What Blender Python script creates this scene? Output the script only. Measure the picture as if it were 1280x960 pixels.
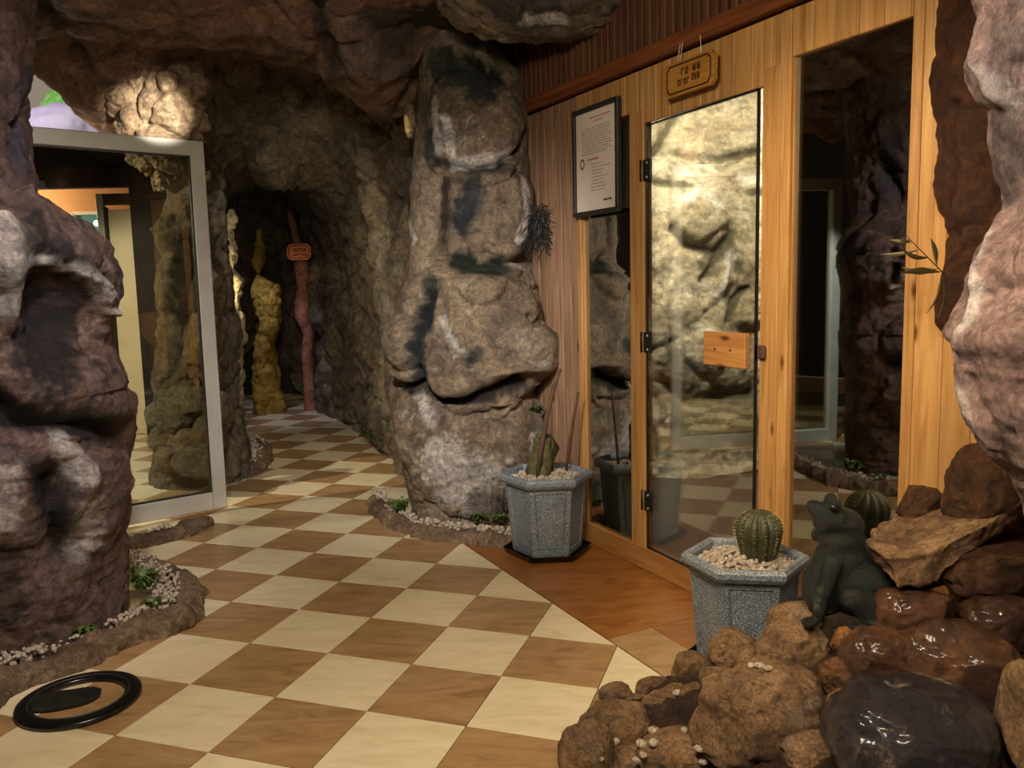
import bpy, bmesh, math, random
import numpy as np
from mathutils import Vector, Matrix
for o in list(bpy.data.objects): bpy.data.objects.remove(o)
SC = bpy.context.scene
COL = SC.collection
random.seed(7); RS = np.random.RandomState(5)

# ------------------------------------------------------------------ camera
F = 1032.4; TH = math.radians(6.8715); RO = math.radians(-1.3285); TILE = .33
FW = np.array([0, math.cos(TH), -math.sin(TH)]); R0 = np.array([1., 0, 0]); U0 = np.cross(R0, FW)
CR = R0*math.cos(RO)+U0*math.sin(RO); CU = -R0*math.sin(RO)+U0*math.cos(RO)
CAM = np.array([0, 0, 3.9502*TILE])
cd = bpy.data.cameras.new('camera'); cam = bpy.data.objects.new('camera', cd); COL.objects.link(cam)
cd.sensor_fit = 'HORIZONTAL'; cd.sensor_width = 36; cd.lens = F/1280*36; cd.clip_start = .02; cd.clip_end = 200
m = Matrix.Identity(4)
for i in range(3):
    m[i][0] = CR[i]; m[i][1] = CU[i]; m[i][2] = -FW[i]; m[i][3] = CAM[i]
cam.matrix_world = m; SC.camera = cam

# ------------------------------------------------------------------ world and lights
w = bpy.data.worlds.new('world'); SC.world = w; w.use_nodes = True
w.node_tree.nodes['Background'].inputs[0].default_value = (1.0, .80, .62, 1)
w.node_tree.nodes['Background'].inputs[1].default_value = .24
SC.view_settings.view_transform = 'Standard'; SC.view_settings.look = 'None'
SC.view_settings.exposure = .18; SC.view_settings.gamma = 1; SC.view_settings.use_curve_mapping = False

def aim(o, to):
    d = Vector(to)-o.location
    o.rotation_euler = d.to_track_quat('-Z', 'Y').to_euler()
def area(name, loc, to, power, col, size=.4, size_y=None, spread=180):
    l = bpy.data.lights.new(name, 'AREA'); l.energy = power; l.color = col; l.size = size
    if size_y: l.shape = 'RECTANGLE'; l.size_y = size_y
    l.spread = math.radians(spread)
    o = bpy.data.objects.new(name, l); COL.objects.link(o); o.location = loc; aim(o, to); return o
def spot(name, loc, to, power, col, deg=60, size=.05, blend=.5):
    l = bpy.data.lights.new(name, 'SPOT'); l.energy = power; l.color = col; l.spot_size = math.radians(deg)
    l.spot_blend = blend; l.shadow_soft_size = size
    o = bpy.data.objects.new(name, l); COL.objects.link(o); o.location = loc; aim(o, to); return o
def point(name, loc, power, col, size=.05):
    l = bpy.data.lights.new(name, 'POINT'); l.energy = power; l.color = col; l.shadow_soft_size = size
    o = bpy.data.objects.new(name, l); COL.objects.link(o); o.location = loc; return o
WARM = (1, .72, .42); WHITE = (1, .90, .82); COOL = (.80, .82, 1.0); PINK = (1, .80, .72)
area('ceiling_light_near', (-.25, 1.1, 2.3), (-.4, 2.6, 0), 46, (1, .84, .62), .5)
spot('ceiling_light_centre', (-.55, 1.9, 2.0), (-.38, 4.5, .95), 240, (1, .93, .88), 56, .03, .9)
spot('ceiling_light_left', (-.9, 1.9, 2.3), (-2.1, 3.2, 1.0), 110, (.97, .88, .90), 80, .05, .9)
spot('ceiling_light_door', (-.2, 2.2, 2.3), (1.15, 2.6, .9), 85, (1, .76, .46), 80, .03, .9)
spot('boulder_spot', (.35, .75, 1.9), (1.0, 1.6, 1.2), 27, (1, .88, .86), 75, .04)
spot('fountain_spot', (.55, .9, 1.75), (.95, 1.9, .35), 26, (1, .70, .36), 80, .03)
spot('arch_spot', (-.95, 3.35, 2.35), (-2.13, 5.0, 2.30), 560, (1, .90, .74), 15, .02, 1.0)
spot('yard_fill', (-3.6, 3.9, 2.3), (-2.6, 5.7, .8), 260, (1, .86, .60), 90, .04)  # unseen spot added to brighten the view through the white door
spot('yard_daylight', (-4.2, 5.0, 2.3), (-2.95, 6.0, 0), 160, (.62, .76, 1), 45, .05)
point('orange_room_lamp', (-4.9, 8.0, 2.1), 34, (1, .95, .86), .08)
spot('garden_sun', (-6.0, 6.8, 3.6), (-5.5, 9.4, 2.7), 260, (1, .97, 1), 60, .05)
point('leg_back_lamp', (-2.13, 6.14, 1.30), 5, (1, .78, .40), .01)
spot('frame_fill', (-1.6, 3.7, 2.35), (-2.65, 4.15, 1.1), 170, (.95, 1, .92), 44, .03)  # added fill so the white frame reflects brighter in window_2
spot('inner_door_fill', (-3.5, 5.6, 2.2), (-3.4, 7.2, 1.1), 75, (1, .92, .80), 60, .03)  # added fill that brightens the cream inner door
spot('slit_spot', (-1.0, 3.5, 2.3), (-.565, 4.62, 2.16), 60, (1, .80, .36), 7, .01, .3)
spot('corridor_cool', (-2.45, 7.9, 2.2), (-2.6, 8.6, 0), 40, (.66, .68, 1), 60, .04)
spot('corridor_warm', (-3.15, 8.0, 1.9), (-2.85, 8.9, 1.0), 26, (1, .78, .30), 60, .03)
spot('pillar_warm', (-2.0, 7.4, 2.0), (-2.3, 8.9, 1.2), 9, (1, .70, .54), 30, .03)
spot('corridor_fill', (-1.75, 5.3, 1.9), (-1.2, 7.0, 1.5), 11, (1, .88, .76), 110, .05)

# ------------------------------------------------------------------ projection helpers (photo pixel -> place)
def ray(x, y): return FW+CR*(x-640)/F-CU*(y-480)/F
def at(x, y, D):
    d = ray(x, y); return CAM+d*D/d[1]
def onz(x, y, z=0.):
    d = ray(x, y); return CAM+d*(z-CAM[2])/d[2]
def proj(P):
    d = np.asarray(P, float)-CAM; z = d@FW; z = np.where(z > .05, z, .05)
    return np.stack([640+F*(d@CR)/z, 480-F*(d@CU)/z], -1)
_a = -.3164; GI = np.array([math.cos(_a), math.sin(_a), 0]); GJ = np.array([-math.sin(_a), math.cos(_a), 0])
def grid(i, j): return TILE*((i-4.654)*GI+(j+6.5379)*GJ)
WD = (GI-GJ)/2**.5; WN = np.array([WD[1], -WD[0], 0]); WO = onz(746, 682.5)
def Wp(s, z, off=0.): return WO+WD*s+WN*off+np.array([0, 0, z])
WANG = math.atan2(WD[1], WD[0])

# ------------------------------------------------------------------ noise
def _hash(ix, iy, iz, k=0):
    h = (ix.astype(np.int64)*374761393+iy.astype(np.int64)*668265263+iz.astype(np.int64)*2147483647+k*1274126177) & 0xffffffff
    h = ((h ^ (h >> 13))*1274126177) & 0xffffffff
    h = ((h ^ (h >> 16))*2246822519) & 0xffffffff
    return ((h ^ (h >> 15)) & 0xffffff)/float(0xffffff)
def vnoise(P, k=0):
    I = np.floor(P); f = P-I; f = f*f*f*(f*(f*6-15)+10)
    o = 0
    for dx in (0, 1):
        for dy in (0, 1):
            for dz in (0, 1):
                wgt = (f[:, 0] if dx else 1-f[:, 0])*(f[:, 1] if dy else 1-f[:, 1])*(f[:, 2] if dz else 1-f[:, 2])
                o = o+wgt*_hash(I[:, 0]+dx, I[:, 1]+dy, I[:, 2]+dz, k)
    return o*2-1
def fbm(P, fr, oc=4, k=0, g=.5):
    o = 0; a = 1; s = 0
    for i in range(oc):
        o = o+a*vnoise(P*fr+i*17.3, k+i); s += a; a *= g; fr *= 2.03
    return o/s
def ridged(P, fr, oc=3, k=0):
    o = 0; a = 1; s = 0
    for i in range(oc):
        o = o+a*(1-np.abs(vnoise(P*fr+i*9.1, k+i))*2); s += a; a *= .5; fr *= 2.1
    return o/s
def worley(P, fr, k=0):
    Q = P*fr; I = np.floor(Q); d1 = np.full(len(P), 9.); d2 = d1.copy()
    for dx in (-1, 0, 1):
        for dy in (-1, 0, 1):
            for dz in (-1, 0, 1):
                c = I+np.array([dx, dy, dz])
                p = c+np.stack([_hash(c[:, 0], c[:, 1], c[:, 2], k+q) for q in (1, 2, 3)], 1)
                d = np.linalg.norm(Q-p, axis=1)
                n1 = np.minimum(d1, d); d2 = np.where(d < d1, d1, np.minimum(d2, d)); d1 = n1
    return d1, d2

# ------------------------------------------------------------------ materials
def nn(nt, t, **kw):
    n = nt.nodes.new(t)
    for k, v in kw.items(): setattr(n, k, v)
    return n
def newmat(name):
    mt = bpy.data.materials.new(name); mt.use_nodes = True; nt = mt.node_tree
    b = nt.nodes['Principled BSDF']; return mt, nt, b
def C4(c): return (c[0], c[1], c[2], 1)
def srgb(r, g, b):
    f = lambda v: ((v/255+.055)/1.055)**2.4 if v > 10 else v/255/12.92
    return (f(r), f(g), f(b))
def ramp(nt, fac, stops):
    r = nn(nt, 'ShaderNodeValToRGB'); e = r.color_ramp.elements
    e[0].position = stops[0][0]; e[0].color = C4(stops[0][1]); e[1].position = stops[-1][0]; e[1].color = C4(stops[-1][1])
    for p, c in stops[1:-1]:
        q = e.new(p); q.color = C4(c)
    nt.links.new(fac, r.inputs[0]); return r.outputs[0]
def noise(nt, scale, detail=5, rough=.6, vec=None, dist=0):
    n = nn(nt, 'ShaderNodeTexNoise'); n.inputs['Scale'].default_value = scale; n.inputs['Detail'].default_value = detail
    n.inputs['Roughness'].default_value = rough; n.inputs['Distortion'].default_value = dist
    if vec is None:
        g = nn(nt, 'ShaderNodeNewGeometry'); vec = g.outputs['Position']
    nt.links.new(vec, n.inputs['Vector']); return n.outputs[0]
def bump(nt, b, h, st, dist=.01, prev=None):
    n = nn(nt, 'ShaderNodeBump'); n.inputs['Strength'].default_value = st; n.inputs['Distance'].default_value = dist
    nt.links.new(h, n.inputs['Height'])
    if prev is not None: nt.links.new(prev, n.inputs['Normal'])
    nt.links.new(n.outputs[0], b.inputs['Normal']); return n.outputs[0]
def rockmat(name, cols, rough=.6, scale=2.2, chalk=.25, bs=.5, spec=.4, tint=True, coat=0, hue=.45, cool=(88, 92, 104), ochre=(150, 118, 78)):
    mt, nt, b = newmat(name); L = nt.links
    f = noise(nt, scale, 9, .68, dist=.6)
    c = ramp(nt, f, [(.30, cols[0]), (.5, cols[1]), (.70, cols[2])])
    if chalk > 0:
        f2 = noise(nt, 5.5, 12, .78, dist=1.2)
        r2 = nn(nt, 'ShaderNodeValToRGB'); r2.color_ramp.elements[0].position = .56; r2.color_ramp.elements[1].position = .74
        r2.color_ramp.elements[0].color = (0, 0, 0, 1); r2.color_ramp.elements[1].color = (chalk*2,)*3+(1,)
        L.new(f2, r2.inputs[0])
        mx = nn(nt, 'ShaderNodeMix', data_type='RGBA'); L.new(r2.outputs[0], mx.inputs[0]); L.new(c, mx.inputs[6]); mx.inputs[7].default_value = C4(cols[3]); c = mx.outputs[2]
    for sc_, col_, lo in ((2.7, cool, .54), (3.6, ochre, .55)):
        fh = noise(nt, sc_, 8, .7, dist=1.0); rh = nn(nt, 'ShaderNodeValToRGB'); rh.color_ramp.elements[0].position = lo; rh.color_ramp.elements[1].position = lo+.14
        rh.color_ramp.elements[0].color = (0, 0, 0, 1); rh.color_ramp.elements[1].color = (hue,)*3+(1,); L.new(fh, rh.inputs[0])
        mx = nn(nt, 'ShaderNodeMix', data_type='RGBA'); L.new(rh.outputs[0], mx.inputs[0]); L.new(c, mx.inputs[6]); mx.inputs[7].default_value = C4(srgb(*col_)); c = mx.outputs[2]
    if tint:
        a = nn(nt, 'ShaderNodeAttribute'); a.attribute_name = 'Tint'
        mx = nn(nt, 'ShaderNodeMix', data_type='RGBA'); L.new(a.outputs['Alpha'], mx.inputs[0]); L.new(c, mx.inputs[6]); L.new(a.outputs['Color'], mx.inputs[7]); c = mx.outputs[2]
    g_ = 2.6 if scale >= 5 else 1.0; f4 = noise(nt, 10*g_, 10, .8, dist=.8); f5 = noise(nt, 42*g_, 8, .8, dist=.5)
    for f_, k_, st_ in ((f4, .85, [(.36, (.26, .25, .26)), (.5, (.90, .90, .90)), (.64, (1.4, 1.38, 1.34))]), (f5, .7, [(.36, (.30, .28, .28)), (.5, (.95, .95, .95)), (.62, (1.6, 1.56, 1.5))])):
        mx = nn(nt, 'ShaderNodeMix', data_type='RGBA', blend_type='MULTIPLY'); mx.inputs[0].default_value = k_
        L.new(c, mx.inputs[6]); L.new(ramp(nt, f_, st_), mx.inputs[7]); c = mx.outputs[2]
    L.new(c, b.inputs['Base Color'])
    b.inputs['Roughness'].default_value = rough; b.inputs['Specular IOR Level'].default_value = spec
    if coat: b.inputs['Coat Weight'].default_value = coat; b.inputs['Coat Roughness'].default_value = .15
    h1 = noise(nt, 11, 12, .74, dist=.7); p = bump(nt, b, h1, min(1, bs*1.5), .045)
    p = bump(nt, b, f4, min(1, bs*1.7), .04/g_, p); p = bump(nt, b, f5, min(1, bs*1.7), .016/g_, p); h2 = noise(nt, 120, 6, .7); bump(nt, b, h2, bs, .006, p)
    return mt
M = {}
M['rock_mauve'] = rockmat('rock_mauve', [srgb(70, 56, 54), srgb(122, 98, 90), srgb(148, 120, 108), srgb(205, 190, 180)], chalk=.3)
M['rock_grey'] = rockmat('rock_grey', [srgb(92, 80, 70), srgb(148, 130, 108), srgb(176, 156, 130), srgb(232, 226, 214)], chalk=.45)
M['rock_ceiling'] = rockmat('rock_ceiling', [srgb(88, 68, 60), srgb(146, 114, 94), srgb(176, 142, 116), srgb(205, 178, 156)], chalk=.2)
M['rock_olive'] = rockmat('rock_olive', [srgb(66, 58, 46), srgb(120, 106, 84), srgb(150, 136, 108), srgb(190, 182, 160)], chalk=.25)
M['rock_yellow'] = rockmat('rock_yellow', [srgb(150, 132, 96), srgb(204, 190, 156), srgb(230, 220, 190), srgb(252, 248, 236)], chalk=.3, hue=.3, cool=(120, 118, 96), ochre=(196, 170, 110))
M['rock_pink'] = rockmat('rock_pink', [srgb(140, 112, 108), srgb(196, 164, 154), srgb(214, 184, 172), srgb(245, 232, 220)], chalk=.5, hue=.4, cool=(120, 112, 124), ochre=(196, 160, 130))
M['rock_brown'] = rockmat('rock_brown', [srgb(60, 38, 22), srgb(112, 74, 44), srgb(150, 104, 62), srgb(190, 150, 105)], chalk=.08, rough=.5, tint=False, hue=.2)
M['rock_soil'] = rockmat('rock_soil', [srgb(28, 18, 12), srgb(62, 42, 28), srgb(88, 62, 42), srgb(130, 100, 72)], chalk=.05, scale=5, rough=.6, tint=False, hue=.1)
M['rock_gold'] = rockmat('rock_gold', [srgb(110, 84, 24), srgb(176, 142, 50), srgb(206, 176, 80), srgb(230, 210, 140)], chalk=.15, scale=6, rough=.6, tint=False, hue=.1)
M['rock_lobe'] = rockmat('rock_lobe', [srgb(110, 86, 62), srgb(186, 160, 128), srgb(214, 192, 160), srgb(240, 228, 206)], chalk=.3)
M['rock_tan'] = rockmat('rock_tan', [srgb(84, 62, 42), srgb(150, 116, 80), srgb(180, 144, 104), srgb(214, 184, 144)], chalk=.12, scale=7, rough=.7, tint=False)
M['rock_wet'] = rockmat('rock_wet', [srgb(40, 24, 15), srgb(92, 58, 34), srgb(128, 84, 48), srgb(165, 122, 78)], chalk=.06, scale=7, rough=.34, spec=.5, coat=.3, tint=False, hue=.12)
M['rock_dark'] = rockmat('rock_dark', [srgb(16, 13, 15), srgb(40, 32, 38), srgb(74, 62, 56), srgb(190, 168, 130)], chalk=1.0, scale=7, rough=.32, spec=.6, coat=.35, tint=False, hue=.12)
M['rock_orange'] = rockmat('rock_orange', [srgb(120, 76, 30), srgb(170, 118, 56), srgb(190, 140, 76), srgb(220, 180, 120)], chalk=.06, scale=9, rough=.3, coat=.5, tint=False, hue=.12)
M['rock_red'] = rockmat('rock_red', [srgb(120, 70, 50), srgb(160, 104, 80), srgb(184, 130, 106), srgb(210, 170, 150)], chalk=.2, scale=5, tint=False, hue=.12)
M['kerb'] = rockmat('kerb', [srgb(86, 70, 54), srgb(138, 114, 90), srgb(166, 142, 114), srgb(194, 172, 148)], chalk=.1, scale=5, tint=False, hue=.12)
M['tree_bark'] = rockmat('tree_bark', [srgb(50, 26, 14), srgb(94, 54, 28), srgb(124, 74, 36), srgb(170, 110, 60)], chalk=.05, rough=.5, tint=False, hue=.12)
M['gravel'] = rockmat('gravel', [srgb(190, 168, 140), srgb(228, 212, 190), srgb(244, 232, 214), srgb(255, 250, 240)], chalk=.2, scale=30, tint=False, hue=.12)
M['frog'] = rockmat('frog', [srgb(10, 16, 12), srgb(22, 30, 24), srgb(42, 50, 38), srgb(160, 160, 130)], chalk=.3, scale=14, rough=.35, spec=.6, tint=False, hue=.12)

def plain(name, col, rough=.5, metal=0, spec=.5, ns=0, nc=None, bs=0, bscale=40):
    mt, nt, b = newmat(name); b.inputs['Roughness'].default_value = rough; b.inputs['Metallic'].default_value = metal
    b.inputs['Specular IOR Level'].default_value = spec
    if ns: nt.links.new(ramp(nt, noise(nt, ns, 6, .6), [(.35, col), (.65, nc or col)]), b.inputs['Base Color'])
    else: b.inputs['Base Color'].default_value = C4(col)
    if bs: bump(nt, b, noise(nt, bscale, 5, .6), bs, .005)
    return mt
def woodmat(name, c0, c1, c2, rough=.45, ax='Z', fine=28):
    mt, nt, b = newmat(name); L = nt.links
    tc = nn(nt, 'ShaderNodeTexCoord'); mp = nn(nt, 'ShaderNodeMapping')
    oi = nn(nt, 'ShaderNodeObjectInfo'); ad = nn(nt, 'ShaderNodeVectorMath', operation='ADD')
    L.new(tc.outputs['Object'], ad.inputs[0])
    sc = nn(nt, 'ShaderNodeMath', operation='MULTIPLY'); sc.inputs[1].default_value = 37; L.new(oi.outputs['Random'], sc.inputs[0]); L.new(sc.outputs[0], ad.inputs[1])
    L.new(ad.outputs[0], mp.inputs[0])
    s = {'Z': (fine, fine, 1.6), 'X': (1.6, fine, fine), 'Y': (fine, 1.6, fine)}[ax]; mp.inputs['Scale'].default_value = s
    f = noise(nt, 1.6, 8, .62, mp.outputs[0], .9)
    c = ramp(nt, f, [(.3, c0), (.5, c1), (.7, c2)])
    # knots
    mp2 = nn(nt, 'ShaderNodeMapping'); L.new(ad.outputs[0], mp2.inputs[0]); mp2.inputs['Scale'].default_value = {'Z': (9, 9, 3.2), 'X': (3.2, 9, 9), 'Y': (9, 3.2, 9)}[ax]
    v = nn(nt, 'ShaderNodeTexVoronoi'); L.new(mp2.outputs[0], v.inputs['Vector']); v.inputs['Scale'].default_value = 1
    kr = nn(nt, 'ShaderNodeValToRGB'); kr.color_ramp.elements[0].position = .04; kr.color_ramp.elements[1].position = .12
    kr.color_ramp.elements[0].color = (.25, .16, .1, 1); kr.color_ramp.elements[1].color = (1, 1, 1, 1); L.new(v.outputs['Distance'], kr.inputs[0])
    mx = nn(nt, 'ShaderNodeMix', data_type='RGBA', blend_type='MULTIPLY'); mx.inputs[0].default_value = 1; L.new(c, mx.inputs[6]); L.new(kr.outputs[0], mx.inputs[7])
    # board to board variation
    mr = nn(nt, 'ShaderNodeMapRange'); L.new(oi.outputs['Random'], mr.inputs[0]); mr.inputs[3].default_value = .82; mr.inputs[4].default_value = 1.12
    hs = nn(nt, 'ShaderNodeHueSaturation'); L.new(mx.outputs[2], hs.inputs['Color']); L.new(mr.outputs[0], hs.inputs['Value'])
    L.new(hs.outputs[0], b.inputs['Base Color']); b.inputs['Roughness'].default_value = rough; b.inputs['Specular IOR Level'].default_value = .4
    bump(nt, b, f, .25, .004); return mt
M['pine'] = woodmat('pine', srgb(152, 106, 56), srgb(180, 134, 78), srgb(198, 154, 96))
M['pine_h'] = woodmat('pine_h', srgb(146, 96, 50), srgb(174, 122, 68), srgb(192, 142, 84), ax='X')
M['old_pine'] = woodmat('old_pine', srgb(104, 78, 62), srgb(140, 108, 84), srgb(166, 132, 104), rough=.6)
M['slat'] = woodmat('slat', srgb(62, 38, 24), srgb(92, 58, 36), srgb(112, 72, 46), rough=.6)
M['red_trim'] = woodmat('red_trim', srgb(96, 50, 26), srgb(128, 72, 38), srgb(150, 88, 48), ax='X')
M['dark_gap'] = plain('dark_gap', srgb(26, 16, 10), .9)
M['sign_wood'] = woodmat('sign_wood', srgb(140, 92, 36), srgb(176, 124, 56), srgb(196, 146, 74), ax='X')
M['sign_burn'] = plain('sign_burn', srgb(62, 26, 10), .7)
M['sign_orange'] = plain('sign_orange', srgb(222, 108, 44), .5, ns=20, nc=srgb(238, 140, 78))
M['black'] = plain('black', srgb(14, 13, 13), .25)
M['black_matte'] = plain('black_matte', srgb(34, 32, 32), .5, ns=30, nc=srgb(46, 44, 42))
M['hinge'] = plain('hinge', srgb(46, 46, 42), .45, .6)
M['alu'] = plain('alu', srgb(186, 184, 176), .35, .15, ns=6, nc=srgb(200, 198, 190))
M['cream'] = plain('cream', srgb(226, 206, 168), .5, ns=3, nc=srgb(236, 216, 180))
M['paper'] = plain('paper', srgb(214, 200, 186), .5, ns=4, nc=srgb(226, 214, 200))
M['ink'] = plain('ink', srgb(128, 112, 108), .7)
M['ink_red'] = plain('ink_red', srgb(182, 96, 110), .7)
M['ink_brown'] = plain('ink_brown', srgb(90, 60, 44), .7)
M['orange_wall'] = plain('orange_wall', srgb(214, 150, 84), .7, ns=1.5, nc=srgb(224, 164, 98))
M['cactus'] = plain('cactus', srgb(44, 46, 26), .55, ns=40, nc=srgb(66, 66, 38), bs=.4)
M['spine'] = plain('spine', srgb(190, 176, 120), .6)
M['leaf'] = plain('leaf', srgb(50, 70, 24), .5, ns=15, nc=srgb(84, 104, 40))
M['olive_leaf'] = plain('olive_leaf', srgb(56, 48, 20), .5, ns=15, nc=srgb(84, 70, 32))
M['moss_trunk'] = plain('moss_trunk', srgb(56, 42, 28), .9, ns=30, nc=srgb(92, 92, 44), bs=1)
M['stick'] = plain('stick', srgb(92, 62, 46), .7, ns=20, nc=srgb(66, 46, 36))
M['flower'] = plain('flower', srgb(222, 66, 150), .6)
M['lilac'] = plain('lilac', srgb(190, 176, 214), .8, ns=3, nc=srgb(214, 206, 224))
M['green_far'] = plain('green_far', srgb(110, 190, 80), .8, ns=12, nc=srgb(170, 230, 130))
M['grout'] = plain('grout', srgb(70, 50, 34), .8)
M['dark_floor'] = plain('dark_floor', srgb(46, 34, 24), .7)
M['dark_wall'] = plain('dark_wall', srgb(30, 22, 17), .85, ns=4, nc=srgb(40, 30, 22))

def tilemat(name, c0, c1, c2):
    mt, nt, b = newmat(name); L = nt.links
    g = nn(nt, 'ShaderNodeNewGeometry'); mp = nn(nt, 'ShaderNodeMapping'); L.new(g.outputs['Position'], mp.inputs[0])
    mp.inputs['Rotation'].default_value = (0, 0, .3164); mp.inputs['Scale'].default_value = (1, 3.4, 1)
    oi = nn(nt, 'ShaderNodeObjectInfo'); ad = nn(nt, 'ShaderNodeVectorMath', operation='ADD'); sc = nn(nt, 'ShaderNodeMath', operation='MULTIPLY'); sc.inputs[1].default_value = 19
    L.new(oi.outputs['Random'], sc.inputs[0]); L.new(mp.outputs[0], ad.inputs[0]); L.new(sc.outputs[0], ad.inputs[1])
    f = noise(nt, 4.5, 9, .66, ad.outputs[0], 1.1)
    L.new(ramp(nt, f, [(.3, c0), (.5, c1), (.72, c2)]), b.inputs['Base Color'])
    b.inputs['Roughness'].default_value = .30; b.inputs['Specular IOR Level'].default_value = .45
    bump(nt, b, noise(nt, 9, 5, .6), .05, .004); return mt
M['tile_light'] = tilemat('tile_light', srgb(206, 190, 152), srgb(222, 206, 170), srgb(230, 216, 184))
M['tile_brown'] = tilemat('tile_brown', srgb(134, 102, 66), srgb(162, 128, 88), srgb(178, 146, 106))
M['landing'] = tilemat('landing', srgb(116, 72, 32), srgb(144, 92, 44), srgb(160, 108, 56))

def speckle(name):
    mt, nt, b = newmat(name); L = nt.links
    f = noise(nt, 260, 3, .6); c = ramp(nt, f, [(.36, srgb(66, 74, 82)), (.5, srgb(104, 114, 122)), (.64, srgb(186, 190, 190))])
    f2 = noise(nt, 8, 5, .6); mx = nn(nt, 'ShaderNodeMix', data_type='RGBA', blend_type='MULTIPLY'); mx.inputs[0].default_value = 1
    L.new(c, mx.inputs[6]); L.new(ramp(nt, f2, [(.3, (.72, .74, .76)), (.7, (1, 1, 1))]), mx.inputs[7]); L.new(mx.outputs[2], b.inputs['Base Color'])
    b.inputs['Roughness'].default_value = .45; bump(nt, b, f, .3, .002); return mt
M['pot'] = speckle('pot')
M['pot'].node_tree.nodes['Principled BSDF'].inputs['Roughness'].default_value = .5

def glassmat(name, refl, tint=(.9, .9, .85)):
    mt, nt, b = newmat(name); nt.nodes.remove(b); L = nt.links
    tr = nn(nt, 'ShaderNodeBsdfTransparent'); tr.inputs[0].default_value = C4(tint)
    gl = nn(nt, 'ShaderNodeBsdfGlossy'); gl.inputs['Roughness'].default_value = .012; gl.inputs[0].default_value = (.95, .95, .9, 1)
    fr = nn(nt, 'ShaderNodeLayerWeight'); fr.inputs[0].default_value = .25
    ma = nn(nt, 'ShaderNodeMath', operation='MULTIPLY_ADD'); ma.inputs[1].default_value = .35; ma.inputs[2].default_value = refl; ma.use_clamp = True
    L.new(fr.outputs['Fresnel'], ma.inputs[0])
    mx = nn(nt, 'ShaderNodeMixShader'); L.new(ma.outputs[0], mx.inputs[0]); L.new(tr.outputs[0], mx.inputs[1]); L.new(gl.outputs[0], mx.inputs[2])
    L.new(mx.outputs[0], nt.nodes['Material Output'].inputs[0]); return mt
M['mirror_glass'] = glassmat('mirror_glass', .42, (.55, .55, .5))
M['door_glass'] = glassmat('door_glass', .15, (.95, .93, .88))
M['clear_glass'] = glassmat('clear_glass', .05, (.78, .80, .74))
def emis(name, col, s):
    mt, nt, b = newmat(name); b.inputs['Base Color'].default_value = C4(col); b.inputs['Emission Color'].default_value = C4(col); b.inputs['Emission Strength'].default_value = s; return mt
M['teal_pane'] = emis('teal_pane', srgb(60, 110, 104), .35)
M['glint'] = emis('glint', (1, .98, .95), 6)

# ------------------------------------------------------------------ objects
def tag(o, label=None, cat=None, group=None, kind=None):
    if label: o['label'] = label
    if cat: o['category'] = cat
    if group: o['group'] = group
    if kind: o['kind'] = kind
    return o
def link(name, me, mt, parent=None, smooth=False):
    o = bpy.data.objects.new(name, me); COL.objects.link(o)
    if mt is not None and not me.materials: me.materials.append(M[mt] if isinstance(mt, str) else mt)
    if parent: o.parent = parent
    if smooth: me.polygons.foreach_set('use_smooth', [True]*len(me.polygons))
    return o
def empty(name, loc=(0, 0, 0), rz=0., parent=None):
    o = bpy.data.objects.new(name, None); COL.objects.link(o); o.location = loc; o.rotation_euler = (0, 0, rz); o.empty_display_size = .05
    if parent: o.parent = parent
    return o
def bmobj(name, bm, mt, parent=None, smooth=False):
    me = bpy.data.meshes.new(name); bm.normal_update(); bm.to_mesh(me); bm.free(); return link(name, me, mt, parent, smooth)
def bx(bm, c, s, rot=None, bev=0):
    r = bmesh.ops.create_cube(bm, size=1); vs = r['verts']
    bmesh.ops.scale(bm, vec=s, verts=vs)
    if bev: 
        es = list({e for v in vs for e in v.link_edges}); q = bmesh.ops.bevel(bm, geom=es, offset=bev, segments=1, affect='EDGES'); vs = list({v for f in q['faces'] for v in f.verts} | {v for v in vs if v.is_valid})
    if rot is not None: bmesh.ops.rotate(bm, cent=(0, 0, 0), matrix=rot, verts=vs)
    bmesh.ops.translate(bm, vec=c, verts=vs); return vs
def box(name, c, s, mt, parent=None, bev=.002, rot=None, local=True):
    """box whose own origin is its centre"""
    bm = bmesh.new(); bx(bm, (0, 0, 0), s, rot, bev); o = bmobj(name, bm, mt, parent); o.location = c; return o
def gridmesh(name, P, closed_u=False, cap=False, flip=False):
    """P (rows, cols, 3)"""
    nr, nc = P.shape[:2]; V = P.reshape(-1, 3)
    idx = np.arange(nr*nc).reshape(nr, nc)
    a = idx[:-1, :-1]; b = idx[:-1, 1:]; c = idx[1:, 1:]; d = idx[1:, :-1]
    q = np.stack([a, b, c, d], -1).reshape(-1, 4)
    if closed_u:
        a = idx[:-1, -1]; b = idx[:-1, 0]; c = idx[1:, 0]; d = idx[1:, -1]; q = np.vstack([q, np.stack([a, b, c, d], -1)])
    if flip: q = q[:, ::-1]
    me = bpy.data.meshes.new(name); me.vertices.add(len(V)); me.vertices.foreach_set('co', V.astype(np.float32).ravel())
    me.loops.add(q.size); me.loops.foreach_set('vertex_index', q.astype(np.int32).ravel())
    me.polygons.add(len(q)); me.polygons.foreach_set('loop_start', np.arange(0, q.size, 4, dtype=np.int32)); me.polygons.foreach_set('loop_total', np.full(len(q), 4, dtype=np.int32))
    me.update(calc_edges=True); return me
def gnormals(P, closed_u, out):
    du = (np.roll(P, -1, 1)-np.roll(P, 1, 1)) if closed_u else np.gradient(P, axis=1)
    dv = np.gradient(P, axis=0); n = np.cross(du, dv); n /= np.linalg.norm(n, axis=2, keepdims=True)+1e-9
    return n*out
TEAL = srgb(34, 48, 54); WHT = srgb(240, 234, 226); DARK = srgb(30, 24, 26); GRN = srgb(70, 88, 40); BRN = srgb(96, 70, 52); TEALG = srgb(40, 54, 46)
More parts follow.
